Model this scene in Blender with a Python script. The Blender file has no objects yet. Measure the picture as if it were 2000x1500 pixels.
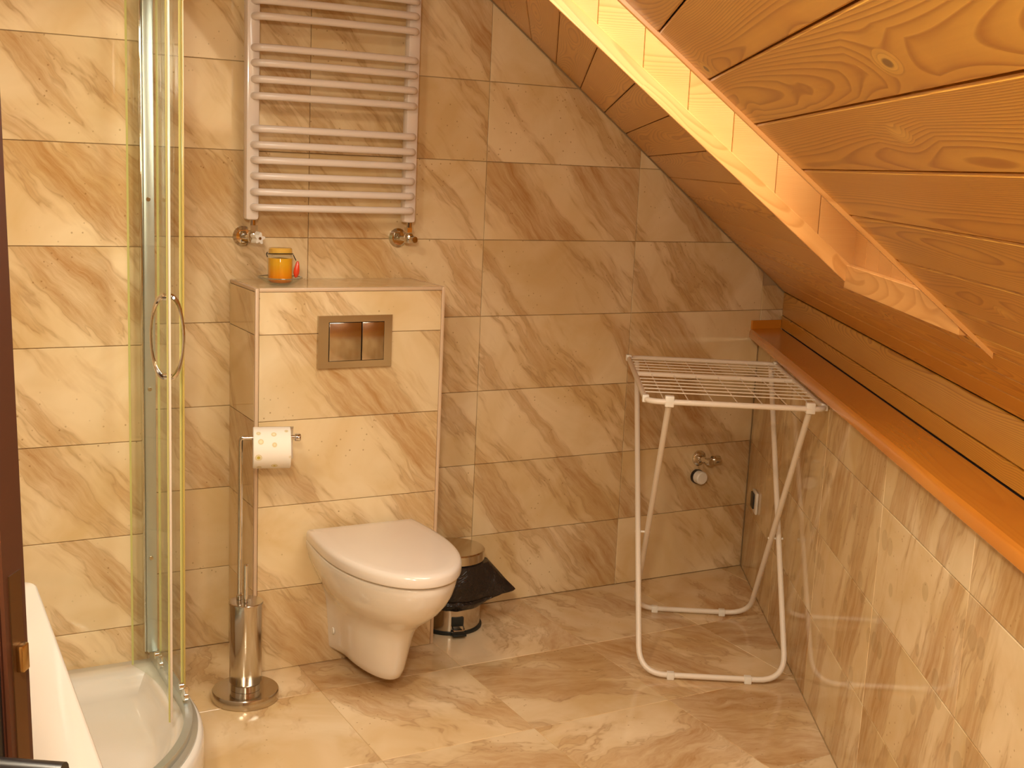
import bpy, bmesh, math, random
from mathutils import Vector, Matrix
random.seed(4)
SC = bpy.context.scene
COL = SC.collection
V3 = Vector

# ---------------------------------------------------------------- camera
cam_d = bpy.data.cameras.new('camera'); cam = bpy.data.objects.new('camera', cam_d)
COL.objects.link(cam)
CF = V3((0.48030639, 0.85896463, -0.17744163))
CR = V3((0.87583914, -0.48054524, 0.04452041))
CU = V3((0.04702727, 0.17679377, 0.9831238))
M = Matrix.Identity(4)
for i in range(3):
    M[i][0] = CR[i]; M[i][1] = CU[i]; M[i][2] = -CF[i]
M[0][3], M[1][3], M[2][3] = 0.0, -3.5567, 1.5077
cam.matrix_world = M
cam_d.sensor_width = 36.0
cam_d.lens = 2386.85 / 2000 * 36
cam_d.clip_start = 0.02
SC.camera = cam
# ---------------------------------------------------------------- world, lights, exposure
w = bpy.data.worlds.new('sky'); SC.world = w; w.use_nodes = True
bg = w.node_tree.nodes['Background']
bg.inputs[0].default_value = (1.0, 0.93, 0.80, 1)
bg.inputs[1].default_value = 9.5
SC.view_settings.view_transform = 'Standard'
SC.view_settings.look = 'None'
SC.view_settings.gamma = 1
SC.view_settings.use_curve_mapping = False
SC.view_settings.exposure = 0.17
def area(name, loc, target, size, power, color, portal=False, sizey=None):
    l = bpy.data.lights.new(name, 'AREA'); l.energy = power; l.color = color
    l.shape = 'RECTANGLE' if sizey else 'DISK'; l.size = size
    if sizey: l.size_y = sizey
    o = bpy.data.objects.new(name, l); COL.objects.link(o); o.location = loc
    o.rotation_euler = (V3(target) - V3(loc)).to_track_quat('-Z', 'Y').to_euler()
    if portal: l.cycles.is_portal = True
    return o
area('overhead_fill', (-0.3, -2.45, 2.42), (-0.1, -2.2, 0.0), 0.40, 31, (1.0, 0.88, 0.67))  # unseen warm fill added overhead to brighten the room from the left
area('camera_fill', (0.0, -3.35, 1.88), (1.0, -0.9, 0.7), 0.28, 35, (1.0, 0.88, 0.68))  # unseen warm fill added beside the camera, attached to no wall

# ---------------------------------------------------------------- materials
def mat(name):
    m = bpy.data.materials.new(name); m.use_nodes = True
    return m, m.node_tree, m.node_tree.nodes['Principled BSDF']
def plain(name, col, rough=0.5, metal=0.0, coat=0.0, spec=0.5):
    m, t, b = mat(name)
    b.inputs['Base Color'].default_value = (*col, 1); b.inputs['Roughness'].default_value = rough
    b.inputs['Metallic'].default_value = metal; b.inputs['Coat Weight'].default_value = coat
    b.inputs['Specular IOR Level'].default_value = spec
    b.inputs['Coat Roughness'].default_value = 0.05
    return m
class NT:
    def __init__(s, t): s.t = t
    def n(s, kind, **kw):
        nd = s.t.nodes.new(kind)
        for k, v in kw.items(): setattr(nd, k, v)
        return nd
    def set(s, sock, v):
        if hasattr(v, 'is_output'): s.t.links.new(v, sock)
        else: sock.default_value = v
    def math(s, op, a, b=None, c=None):
        nd = s.n('ShaderNodeMath', operation=op)
        for i, v in enumerate((a, b, c)):
            if v is not None: s.set(nd.inputs[i], v)
        return nd.outputs[0]
    def vmath(s, op, a, b=None):
        nd = s.n('ShaderNodeVectorMath', operation=op)
        s.set(nd.inputs[0], a)
        if b is not None: s.set(nd.inputs[1], b)
        return nd.outputs[0]
    def mapping(s, vec, loc=(0, 0, 0), rot=(0, 0, 0), sc=(1, 1, 1)):
        nd = s.n('ShaderNodeMapping'); s.set(nd.inputs[0], vec)
        nd.inputs[1].default_value = loc; nd.inputs[2].default_value = rot; nd.inputs[3].default_value = sc
        return nd.outputs[0]
    def noise(s, vec, scale, detail=3, rough=0.5, dist=0.0):
        nd = s.n('ShaderNodeTexNoise'); s.set(nd.inputs['Vector'], vec)
        nd.inputs['Scale'].default_value = scale; nd.inputs['Detail'].default_value = detail
        nd.inputs['Roughness'].default_value = rough; nd.inputs['Distortion'].default_value = dist
        return nd.outputs[0]
    def ramp(s, fac, stops, mode='LINEAR'):
        nd = s.n('ShaderNodeValToRGB'); s.set(nd.inputs[0], fac); cr = nd.color_ramp
        cr.interpolation = mode
        while len(cr.elements) < len(stops): cr.elements.new(0.5)
        for e, (p, c) in zip(cr.elements, stops):
            e.position = p; e.color = (*c, 1) if len(c) == 3 else c
        return nd.outputs[0]
    def mix(s, fac, a, b, mode='MIX'):
        nd = s.n('ShaderNodeMix', data_type='RGBA', blend_type=mode)
        s.set(nd.inputs[0], fac); s.set(nd.inputs[6], a); s.set(nd.inputs[7], b)
        return nd.outputs[2]
def G(v): return (v, v, v)
def local_coords(N, jitter=17.0):
    tc = N.n('ShaderNodeTexCoord').outputs['Object']
    oi = N.n('ShaderNodeObjectInfo').outputs['Random']
    cx = N.n('ShaderNodeCombineXYZ')
    N.set(cx.inputs[0], N.math('MULTIPLY', oi, jitter)); N.set(cx.inputs[1], N.math('MULTIPLY', oi, jitter * 7.3))
    N.set(cx.inputs[2], N.math('MULTIPLY', oi, jitter * 3.1))
    return tc, N.vmath('ADD', tc, cx.outputs[0]), oi

def tile_material(name, base, light, vein, angle, rough=0.055, amount=1.0, dots=False, floor=False):
    m, t, b = mat(name); N = NT(t)
    tc, vec, rnd = local_coords(N)
    # stretched field: streaks run along the direction 'angle' (local x,y plane)
    if floor:
        vr = N.n('ShaderNodeVectorRotate', rotation_type='Z_AXIS'); N.set(vr.inputs['Vector'], vec)
        N.set(vr.inputs['Angle'], N.math('MULTIPLY', N.math('FLOOR', N.math('MULTIPLY', rnd, 7.99)), math.pi / 4))
        r = N.mapping(vr.outputs[0], rot=(0, 0, -angle))
    else:
        r = N.mapping(vec, rot=(0, 0, -angle), sc=(1, 1, 1))
    warp = N.noise(r, 5.0, 3, 0.55)
    wv = N.vmath('ADD', r, N.vmath('MULTIPLY', N.vmath('SUBTRACT', N.n('ShaderNodeTexNoise').outputs[1], (0.5, 0.5, 0.5)), (0, 0, 0)))
    cxx = N.n('ShaderNodeCombineXYZ'); N.set(cxx.inputs[1], N.math('MULTIPLY', warp, 0.16 if floor else 0.07))
    wv = N.vmath('ADD', wv, cxx.outputs[0])
    st = N.mapping(wv, sc=(1.6, 4.0, 1) if floor else (0.9, 5.2, 1))
    band = N.noise(st, 1.0, 5, 0.62, 0.15)             # broad brown bands
    st2 = N.mapping(wv, sc=(5.0, 26.0, 1) if floor else (5.0, 48.0, 1))
    fine = N.noise(st2, 1.0, 6, 0.72, 0.0)            # thin threads inside them
    cloud = N.noise(vec, 3.2, 4, 0.55, 0.6)
    bandm = N.ramp(band, [(0.47, G(0)), (0.53, G(0.55)), (0.63, G(1))])
    finem = N.ramp(fine, [(0.32, G(0.30)), (0.66, G(1))])
    veinm = N.math('MULTIPLY', N.math('MULTIPLY', bandm, finem), amount)
    edge = N.ramp(N.math('ABSOLUTE', N.math('SUBTRACT', band, 0.52)), [(0.0, G(1)), (0.012, G(0))])
    edge = N.math('MULTIPLY', edge, N.math('MULTIPLY', finem, (0.40 if floor else 0.35) * amount))
    c0 = N.mix(N.ramp(cloud, [(0.35, G(0)), (0.65, G(1))]), (*base, 1), (*light, 1))
    c1 = N.mix(N.math('MULTIPLY', veinm, 0.85 if floor else 0.90), c0, (*vein, 1))
    dark = tuple(x * 0.62 for x in vein)
    c2 = N.mix(edge, c1, (*dark, 1))
    vo = N.n('ShaderNodeTexVoronoi'); N.set(vo.inputs['Vector'], vec); vo.inputs['Scale'].default_value = 48
    cl = N.ramp(N.noise(vec, 5.0, 2), [(0.5, G(0)), (0.62, G(1))])
    speck = N.math('MULTIPLY', N.ramp(vo.outputs['Distance'], [(0.08, G(1)), (0.14, G(0))]), cl)
    c3 = N.mix(N.math('MULTIPLY', speck, 0.6), c2, (*dark, 1))
    if dots:
        vd = N.n('ShaderNodeTexVoronoi', distance='EUCLIDEAN'); N.set(vd.inputs['Vector'], N.mapping(tc, sc=(1, 1, 0)))
        vd.inputs['Scale'].default_value = 13.0; vd.inputs['Randomness'].default_value = 0.85
        disc = N.ramp(vd.outputs['Distance'], [(0.31, G(1)), (0.34, G(0))])
        pick = N.ramp(vd.outputs['Color'], [(0.40, G(0)), (0.45, G(1))])
        dm = N.math('MULTIPLY', N.math('MULTIPLY', disc, pick), 0.26)
        c3 = N.mix(dm, c3, (base[0] * 0.45, base[1] * 0.42, base[2] * 0.35, 1))
    hs = N.n('ShaderNodeHueSaturation'); N.set(hs.inputs['Color'], c3)
    N.set(hs.inputs['Value'], N.math('ADD', N.math('MULTIPLY', rnd, 0.10), 0.95))
    N.set(b.inputs['Base Color'], hs.outputs[0])
    b.inputs['Roughness'].default_value = rough
    b.inputs['Specular IOR Level'].default_value = 0.5
    bp = N.n('ShaderNodeBump'); bp.inputs['Strength'].default_value = 0.12; bp.inputs['Distance'].default_value = 0.0015
    N.set(bp.inputs['Height'], N.noise(vec, 2.0, 1)); N.set(b.inputs['Normal'], bp.outputs[0])
    return m

BASE = (0.69, 0.495, 0.245); LIGHT = (0.82, 0.655, 0.41); VEIN = (0.42, 0.20, 0.05)
M_TILE = tile_material('wall_tile', BASE, LIGHT, VEIN, math.radians(-49))
M_TILE_K = tile_material('wall_tile_dotted', BASE, LIGHT, VEIN, math.radians(-72), rough=0.06, dots=True)
M_TILE_K0 = tile_material('wall_tile_knee', BASE, LIGHT, VEIN, math.radians(-72), rough=0.06)
M_TILE_F = tile_material('floor_tile', (0.66, 0.455, 0.225), (0.80, 0.625, 0.40), (0.40, 0.19, 0.055), math.radians(25), rough=0.12, floor=True)
M_GROUT = plain('grout', (0.48, 0.32, 0.16), 0.8)
M_GROUT_L = plain('grout_light', (0.62, 0.45, 0.26), 0.7)
M_EDGE = plain('edge_profile', (0.66, 0.47, 0.30), 0.3)

def wood_material(name, light, mid, dark, rough=0.3, rings=36.0, knots=True, contrast=1.0, coat=0.35):
    m, t, b = mat(name); N = NT(t)
    tc, vec, rnd = local_coords(N, 29.0)
    st = N.mapping(vec, sc=(1.0, 5.0, 0.0))
    field = N.noise(st, 1.0, 1.0, 0.35, 0.2)
    sy = N.n('ShaderNodeSeparateXYZ'); N.set(sy.inputs[0], tc)
    yy = N.math('ADD', sy.outputs[1], N.math('MULTIPLY', N.math('SUBTRACT', rnd, 0.5), 0.09))
    field = N.math('ADD', N.math('MULTIPLY', field, 0.75), N.math('MULTIPLY', N.math('MULTIPLY', yy, yy), 70.0))
    if knots:
        vk = N.n('ShaderNodeTexVoronoi', feature='F1'); N.set(vk.inputs['Vector'], N.mapping(vec, sc=(4.2, 9.0, 0.0)))
        vk.inputs['Scale'].default_value = 1.0; vk.inputs['Randomness'].default_value = 1.0
        pick = N.ramp(vk.outputs['Color'], [(0.50, G(0)), (0.52, G(1))])
        kd = vk.outputs['Distance']
        near = N.math('MULTIPLY', N.ramp(kd, [(0.0, G(1)), (0.16, G(0.28)), (0.42, G(0))]), pick)
        field = N.math('ADD', field, N.math('MULTIPLY', near, 0.16))
    ph = N.math('FRACT', N.math('MULTIPLY', field, rings))
    ring = N.ramp(ph, [(0.0, G(0.05)), (0.55, G(0.35)), (0.85, G(1.0)), (0.93, G(0.75)), (1.0, G(0.05))])
    fib = N.noise(N.mapping(vec, sc=(3, 190, 1)), 1.0, 2, 0.5)
    cloud = N.noise(N.mapping(vec, sc=(1.2, 3.0, 0.0)), 2.0, 2)
    c0 = N.mix(N.ramp(cloud, [(0.35, G(0)), (0.65, G(1))]), (*light, 1), (*mid, 1))
    f = N.math('MULTIPLY', N.math('ADD', N.math('MULTIPLY', ring, 0.72), N.math('MULTIPLY', fib, 0.25)), contrast)
    c1 = N.mix(f, c0, (*dark, 1))
    if knots:
        halo = N.math('MULTIPLY', N.ramp(kd, [(0.07, G(1)), (0.17, G(0.0))]), pick)
        core = N.math('MULTIPLY', N.ramp(kd, [(0.045, G(1)), (0.065, G(0))]), pick)
        c1 = N.mix(N.math('MULTIPLY', halo, 0.45), c1, (min(1, light[0] * 1.15), light[1] * 1.35, light[2] * 1.8, 1))
        c1 = N.mix(N.math('MULTIPLY', core, 0.85), c1, (dark[0] * 0.35, dark[1] * 0.35, dark[2] * 0.5, 1))
    hs = N.n('ShaderNodeHueSaturation'); N.set(hs.inputs['Color'], c1)
    N.set(hs.inputs['Value'], N.math('ADD', N.math('MULTIPLY', rnd, 0.16), 0.92))
    N.set(b.inputs['Base Color'], hs.outputs[0])
    b.inputs['Roughness'].default_value = rough
    b.inputs['Coat Weight'].default_value = coat; b.inputs['Coat Roughness'].default_value = 0.22
    bp = N.n('ShaderNodeBump'); bp.inputs['Strength'].default_value = 0.10; bp.inputs['Distance'].default_value = 0.001
    N.set(bp.inputs['Height'], ring); N.set(b.inputs['Normal'], bp.outputs[0])
    return m
M_WOOD = wood_material('pine_ceiling', (0.80, 0.44, 0.070), (0.72, 0.365, 0.050), (0.42, 0.150, 0.012), coat=0.2)
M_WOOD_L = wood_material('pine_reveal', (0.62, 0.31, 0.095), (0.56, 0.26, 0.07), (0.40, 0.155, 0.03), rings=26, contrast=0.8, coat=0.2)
M_LEDGE = wood_material('varnished_ledge', (0.66, 0.25, 0.022), (0.58, 0.19, 0.015), (0.46, 0.13, 0.01), rough=0.25, rings=12, knots=False, contrast=0.4, coat=0.8)
M_DARK = plain('dark_gap', (0.02, 0.008, 0.004), 0.9)
M_DOOR = wood_material('door_mahogany', (0.06, 0.016, 0.006), (0.05, 0.012, 0.005), (0.03, 0.007, 0.003), rough=0.4, rings=8, knots=False)
M_DOOR_E = wood_material('door_edge_wood', (0.085, 0.026, 0.009), (0.07, 0.02, 0.007), (0.05, 0.013, 0.004), rough=0.5, rings=8, knots=False, coat=0.0)
M_BLACK = plain('black_metal', (0.012, 0.010, 0.010), 0.3)
M_CERAMIC = plain('white_ceramic', (0.80, 0.72, 0.62), 0.12, coat=0.5)
M_SEAT = plain('white_duroplast', (0.80, 0.70, 0.60), 0.16, coat=0.3)
M_ACRYL = plain('white_acrylic', (0.74, 0.70, 0.63), 0.15, coat=0.4)
M_ENAMEL = plain('white_enamel', (0.80, 0.70, 0.62), 0.22, coat=0.5)
M_RACKW = plain('rack_white', (0.80, 0.70, 0.58), 0.3)
M_PLASTIC = plain('white_plastic', (0.82, 0.76, 0.66), 0.35)
M_CHROME = plain('chrome', (0.74, 0.72, 0.68), 0.06, 1.0)
M_STEEL = plain('polished_steel', (0.60, 0.55, 0.47), 0.16, 1.0)
M_ALU = plain('satin_aluminium', (0.52, 0.56, 0.54), 0.30, 0.75)
M_PAPER_C = plain('card_core', (0.45, 0.36, 0.26), 0.9)
M_RUBBER = plain('black_rubber', (0.012, 0.014, 0.011), 0.55)
M_WALLP = plain('painted_wall', (0.66, 0.50, 0.30), 0.6)
M_CEILP = plain('painted_ceiling', (0.80, 0.62, 0.40), 0.8)

def glass_material(name, tint, edge=0.0, refl=1.0):
    m = bpy.data.materials.new(name); m.use_nodes = True; t = m.node_tree; t.nodes.clear(); N = NT(t)
    tr = N.n('ShaderNodeBsdfTransparent'); tr.inputs[0].default_value = (*tint, 1)
    gl = N.n('ShaderNodeBsdfGlossy'); gl.inputs['Roughness'].default_value = 0.02
    lw = N.n('ShaderNodeLayerWeight'); lw.inputs[0].default_value = 0.5
    fc = N.math('ADD', 0.035, N.math('MULTIPLY', N.math('POWER', lw.outputs['Facing'], 4.0), 0.30))
    mx = N.n('ShaderNodeMixShader'); out = N.n('ShaderNodeOutputMaterial')
    N.set(mx.inputs[0], N.math('MULTIPLY', fc, refl)); N.set(mx.inputs[1], tr.outputs[0]); N.set(mx.inputs[2], gl.outputs[0])
    N.set(out.inputs[0], mx.outputs[0])
    return m
M_GLASS = glass_material('clear_glass', (0.95, 0.97, 0.94))
M_PANE = glass_material('window_glass', (0.97, 0.98, 0.98), refl=0.6)
M_GEDGE = plain('glass_edge', (0.62, 0.58, 0.20), 0.15, 0.0, 0.5)

# ---------------------------------------------------------------- mesh helpers
def mkobj(name, bm, material, parent=None, smooth=True, ang=35):
    me = bpy.data.meshes.new(name)
    bmesh.ops.recalc_face_normals(bm, faces=bm.faces)
    bm.to_mesh(me); bm.free()
    if material: me.materials.append(material)
    if smooth:
        for p in me.polygons: p.use_smooth = True
        try: me.set_sharp_from_angle(angle=math.radians(ang))
        except Exception: pass
    o = bpy.data.objects.new(name, me); COL.objects.link(o)
    if parent: o.parent = parent
    return o
def tag(o, label=None, cat=None, group=None, kind=None):
    if label: o['label'] = label
    if cat: o['category'] = cat
    if group: o['group'] = group
    if kind: o['kind'] = kind
    return o
def empty(name, loc=(0, 0, 0)):
    o = bpy.data.objects.new(name, None); COL.objects.link(o); o.location = loc
    o.empty_display_size = 0.05
    return o
def put(o, parent):           # keep world coordinates of the mesh although the parent Empty stands at its base
    o.parent = parent
    o.matrix_parent_inverse = Matrix.Translation(-parent.location)
    return o
def part(name, bm, material, parent, **k):
    o = mkobj(name, bm, material, None, **k)
    if parent.type == 'EMPTY': put(o, parent)
    else: o.parent = parent; o.matrix_parent_inverse = parent.matrix_world.inverted() if parent.parent is None else Matrix.Identity(4)
    return o
def sub(name, bm, material, parent, **k):   # sub-part: parent part carries world-space mesh
    o = mkobj(name, bm, material, None, **k); o.parent = parent
    return o

def bx(bm, c, half, U=(1, 0, 0), V=(0, 1, 0), W=(0, 0, 1), bev=0.0):
    c = V3(c); U = V3(U).normalized(); V = V3(V).normalized(); W = V3(W).normalized()
    b2 = bmesh.new()
    bmesh.ops.create_cube(b2, size=2)
    for v in b2.verts:
        v.co = V3((v.co.x * half[0], v.co.y * half[1], v.co.z * half[2]))
    if bev > 0:
        bmesh.ops.bevel(b2, geom=list(b2.edges), offset=bev, segments=2, profile=0.5, affect='EDGES')
    join(bm, b2, Matrix.Identity(4), lambda p: c + U * p.x + V * p.y + W * p.z)
def join(bm, b2, mtx=None, fn=None):
    mp = {}
    for v in b2.verts: mp[v] = bm.verts.new(fn(v.co) if fn else mtx @ v.co)
    for f in b2.faces:
        try: bm.faces.new([mp[v] for v in f.verts])
        except ValueError: pass
    b2.free()
def tube(bm, pts, r, seg=12, cap=True, closed=False, radii=None):
    pts = [V3(p) for p in pts]; n = len(pts); rings = []
    up = None
    for i, p in enumerate(pts):
        if closed: tg = (pts[(i + 1) % n] - pts[i - 1]).normalized()
        elif i == 0: tg = (pts[1] - pts[0]).normalized()
        elif i == n - 1: tg = (pts[-1] - pts[-2]).normalized()
        else: tg = (pts[i + 1] - pts[i]).normalized() + (pts[i] - pts[i - 1]).normalized(); tg.normalize()
        if up is None:
            up = V3((0, 0, 1)) if abs(tg.z) < 0.9 else V3((1, 0, 0))
        a = tg.cross(up).normalized(); up = a.cross(tg).normalized()
        rr = radii[i] if radii else r
        rings.append([bm.verts.new(p + (a * math.cos(2 * math.pi * k / seg) + up * math.sin(2 * math.pi * k / seg)) * rr) for k in range(seg)])
    m = n if closed else n - 1
    for i in range(m):
        A = rings[i]; B = rings[(i + 1) % n]
        for k in range(seg): bm.faces.new((A[k], A[(k + 1) % seg], B[(k + 1) % seg], B[k]))
    if cap and not closed:
        bm.faces.new(list(reversed(rings[0]))); bm.faces.new(rings[-1])
def lathe(bm, prof, c=(0, 0, 0), axis=(0, 0, 1), seg=32, cap=True):
    c = V3(c); ax = V3(axis).normalized()
    a = ax.orthogonal().normalized(); b = ax.cross(a)
    rings = []
    for r, h in prof:
        if r < 1e-6: rings.append([bm.verts.new(c + ax * h)])
        else: rings.append([bm.verts.new(c + ax * h + (a * math.cos(2 * math.pi * k / seg) + b * math.sin(2 * math.pi * k / seg)) * r) for k in range(seg)])
    for A, B in zip(rings, rings[1:]):
        for k in range(seg):
            k2 = (k + 1) % seg
            if len(A) == 1 and len(B) == 1: continue
            if len(A) == 1: bm.faces.new((A[0], B[k2], B[k]))
            elif len(B) == 1: bm.faces.new((A[k], A[k2], B[0]))
            else: bm.faces.new((A[k], A[k2], B[k2], B[k]))
    if cap:
        if len(rings[0]) > 1: bm.faces.new(list(reversed(rings[0])))
        if len(rings[-1]) > 1: bm.faces.new(rings[-1])
def bend(pts, r, n=6):        # round the inner corners of a polyline
    pts = [V3(p) for p in pts]; out = [pts[0]]
    for a, b, c in zip(pts, pts[1:], pts[2:]):
        u = (a - b); v = (c - b)
        rr = min(r, u.length * 0.49, v.length * 0.49)
        p0 = b + u.normalized() * rr; p1 = b + v.normalized() * rr
        for i in range(n + 1):
            t = i / n
            out.append(p0 * (1 - t) ** 2 + b * 2 * t * (1 - t) + p1 * t * t)
    out.append(pts[-1]); return out
def area2(p): return sum(p[i][0] * p[(i + 1) % len(p)][1] - p[(i + 1) % len(p)][0] * p[i][1] for i in range(len(p))) / 2
def offset_poly(p, dist):     # inward offset of a convex counter-clockwise polygon
    n = len(p); out = []
    for i in range(n):
        a, b, c = V3((*p[i - 1], 0)), V3((*p[i], 0)), V3((*p[(i + 1) % n], 0))
        e1 = (b - a).normalized(); e2 = (c - b).normalized()
        n1 = V3((-e1.y, e1.x, 0)); n2 = V3((-e2.y, e2.x, 0))
        k = n1 + n2; k = k / max(0.15, k.dot(n1))
        out.append(((b + k * dist).x, (b + k * dist).y))
    return out
def clip(poly, a, b, c):      # keep a*x + b*y <= c
    out = []
    for i in range(len(poly)):
        p, q = poly[i], poly[(i + 1) % len(poly)]
        dp = a * p[0] + b * p[1] - c; dq = a * q[0] + b * q[1] - c
        if dp <= 0: out.append(p)
        if dp * dq < 0:
            t = dp / (dp - dq); out.append((p[0] + (q[0] - p[0]) * t, p[1] + (q[1] - p[1]) * t))
    return out
class Frame:
    def __init__(s, O, U, V, N): s.O, s.U, s.V, s.N = V3(O), V3(U).normalized(), V3(V).normalized(), V3(N).normalized()
    def mtx(s, u, v, n=0.0):
        m = Matrix.Identity(4); o = s.O + s.U * u + s.V * v + s.N * n
        for i in range(3): m[i][0] = s.U[i]; m[i][1] = s.V[i]; m[i][2] = s.N[i]; m[i][3] = o[i]
        return m
_cache = {}
def piece(name, parent, fr, poly, th, ch, material, center=None, n0=0.0, key=None):
    """A flat piece (tile, board) in the plane of a frame; its own local x,y run along the frame's U,V."""
    if len(poly) < 3: return None
    cl = []
    for q in poly:
        if not cl or math.hypot(q[0] - cl[-1][0], q[1] - cl[-1][1]) > 1e-4: cl.append(q)
    if math.hypot(cl[0][0] - cl[-1][0], cl[0][1] - cl[-1][1]) < 1e-4: cl.pop()
    poly = cl
    if len(poly) < 3 or abs(area2(poly)) < 4e-4: return None
    if area2(poly) < 0: poly = poly[::-1]
    if center is None:
        center = (sum(q[0] for q in poly) / len(poly), sum(q[1] for q in poly) / len(poly))
    loc = [(q[0] - center[0], q[1] - center[1]) for q in poly]
    k = (tuple((round(a, 4), round(b, 4)) for a, b in loc), th, ch, material.name, name)
    me = _cache.get(k)
    if me is None:
        bm = bmesh.new(); ins = offset_poly(loc, ch)
        r0 = [bm.verts.new((x, y, 0)) for x, y in loc]
        r1 = [bm.verts.new((x, y, th - ch)) for x, y in loc]
        r2 = [bm.verts.new((x, y, th)) for x, y in ins]
        n = len(loc)
        for A, B in ((r0, r1), (r1, r2)):
            for i in range(n): bm.faces.new((A[i], A[(i + 1) % n], B[(i + 1) % n], B[i]))
        bm.faces.new(r2); bm.faces.new(r0[::-1])
        bmesh.ops.recalc_face_normals(bm, faces=bm.faces)
        me = bpy.data.meshes.new(name); bm.to_mesh(me); bm.free(); me.materials.append(material)
        _cache[k] = me
    o = bpy.data.objects.new(name, me); COL.objects.link(o)
    o.matrix_world = fr.mtx(center[0], center[1], n0)
    if parent: o.parent = parent
    return o
def tiles(parent, fr, us, vs, clips, material, gap=0.0016, th=0.007, pick=None):
    for i, (u0, u1) in enumerate(zip(us, us[1:])):
        for j, (v0, v1) in enumerate(zip(vs, vs[1:])):
            p = [(u0 + gap / 2, v0 + gap / 2), (u1 - gap / 2, v0 + gap / 2), (u1 - gap / 2, v1 - gap / 2), (u0 + gap / 2, v1 - gap / 2)]
            for c in clips: p = clip(p, *c) if p else p
            piece('tile', parent, fr, p, th, 0.0012, pick(i, j) if pick else material, center=((u0 + u1) / 2, (v0 + v1) / 2))
def quad(bm, pts): bm.faces.new([bm.verts.new(V3(p)) for p in pts])
def slab(name, pts, n, th, material, parent=None):   # plain structural slab behind the visible pieces
    bm = bmesh.new(); n = V3(n).normalized() * th
    A = [bm.verts.new(V3(p)) for p in pts]; B = [bm.verts.new(V3(p) + n) for p in pts]
    bm.faces.new(A); bm.faces.new(B[::-1])
    for i in range(len(A)): bm.faces.new((A[i], A[(i + 1) % len(A)], B[(i + 1) % len(A)], B[i]))
    return mkobj(name, bm, material, parent, smooth=False)

# ---------------------------------------------------------------- room geometry
X, Y, Z = V3((1, 0, 0)), V3((0, 1, 0)), V3((0, 0, 1))
D = V3((0.507, 0.862, 0)).normalized()          # along the knee wall, towards the back wall
E = V3((0.862, -0.507, 0)).normalized()         # towards the knee wall
O = V3((3.05, 0, 0))                            # back wall / knee wall corner
K = 0.835                                       # slope of the roof
def CZ(s): return 1.066 + K * (0.1 - s)
def W(s, t, z): return O + E * s + D * t + Z * z
TOP = 2.45
S_TOP = 0.1 - (TOP - 1.066) / K
SB = 0.088                                      # vertical boarding above the ledge
T0 = -5.6; TE = -5.30
TH = 0.007
ZR = [0.0, 0.2501] + [0.2501 + 0.252 * k for k in range(1, 10)]

# back wall
bw = slab('wall_back', [(0.60, TH - 0.0012, -0.02), (3.20, TH - 0.0012, -0.02), (3.20, TH - 0.0012, 2.80), (0.60, TH - 0.0012, 2.80)], (0, 1, 0), 0.06, M_GROUT)
tag(bw, kind='structure')
FB = Frame((0, TH, 0), X, Z, -Y)
roofline = (0.72, 1.0, 0.72 * 1.852 + 2.012 - 0.004)
xs = [1.259 - 0.6, 1.259, 1.859, 2.459, 3.049]
tiles(bw, FB, xs, ZR, [roofline, (0, 1, TOP), (-1, 0, -0.66)], M_TILE)
tiles(bw, FB, [3.049, 3.16], [0.936, 1.006, 1.10], [roofline, (0, 1, TOP)], M_TILE)

# nearer stretch of back wall behind the shower
ws = slab('wall_shower', [(-0.66, -0.385 + 0.0058, -0.02), (0.684, -0.385 + 0.0058, -0.02), (0.684, -0.385 + 0.0058, 2.48), (-0.66, -0.385 + 0.0058, 2.48)], (0, 1, 0), 0.44, M_GROUT)
tag(ws, kind='structure')
FS = Frame((0, -0.385 + TH, 0), X, Z, -Y)
tiles(ws, FS, [-0.6, -0.51, 0.09, 0.69], ZR, [(0, 1, TOP), (1, 0, 0.6905)], M_TILE)
FSS = Frame((0.684, 0, 0), -Y, Z, X)
tiles(ws, FSS, [0.0, 0.378], ZR, [(0, 1, TOP)], M_TILE)

# knee wall
kn = slab('wall_right', [W(TH - 0.0012, 0.03, -0.02), W(TH - 0.0012, T0, -0.02), W(TH - 0.0012, T0, 0.895), W(TH - 0.0012, 0.03, 0.895)], E, 0.10, M_GROUT_L)
tag(kn, kind='structure')
FK = Frame(O + E * TH, D, Z, -E)
ts = [-0.6 * k for k in range(9, 0, -1)] + [0.0]
tiles(kn, FK, ts, [0, 0.2501, 0.502, 0.754, 0.893], [(1, 0, -0.004)], M_TILE_K, pick=lambda i, j: M_TILE_K if j in (1, 2) else M_TILE_K0)

# floor
fl = slab('floor', [(-0.66, 0.06, -0.0018), (3.3, 0.06, -0.0018), (3.3, -4.8, -0.0018), (-0.66, -4.8, -0.0018)], (0, 0, -1), 0.05, plain('floor_grout', (0.54, 0.36, 0.17), 0.5))
tag(fl, kind='structure')
FF = Frame((0, 0, -TH), X, Y, Z)
fx = [2.055 + 0.448 * k for k in range(-6, 4)]; fy = [-0.448 * k for k in range(10, 0, -1)] + [0.0]
# keep inside the knee wall: (x-3.05)*E.x + y*E.y <= 0
tiles(fl, FF, fx, fy, [(E.x, E.y, 3.05 * E.x - 0.001)], M_TILE_F, gap=0.0012)

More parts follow.
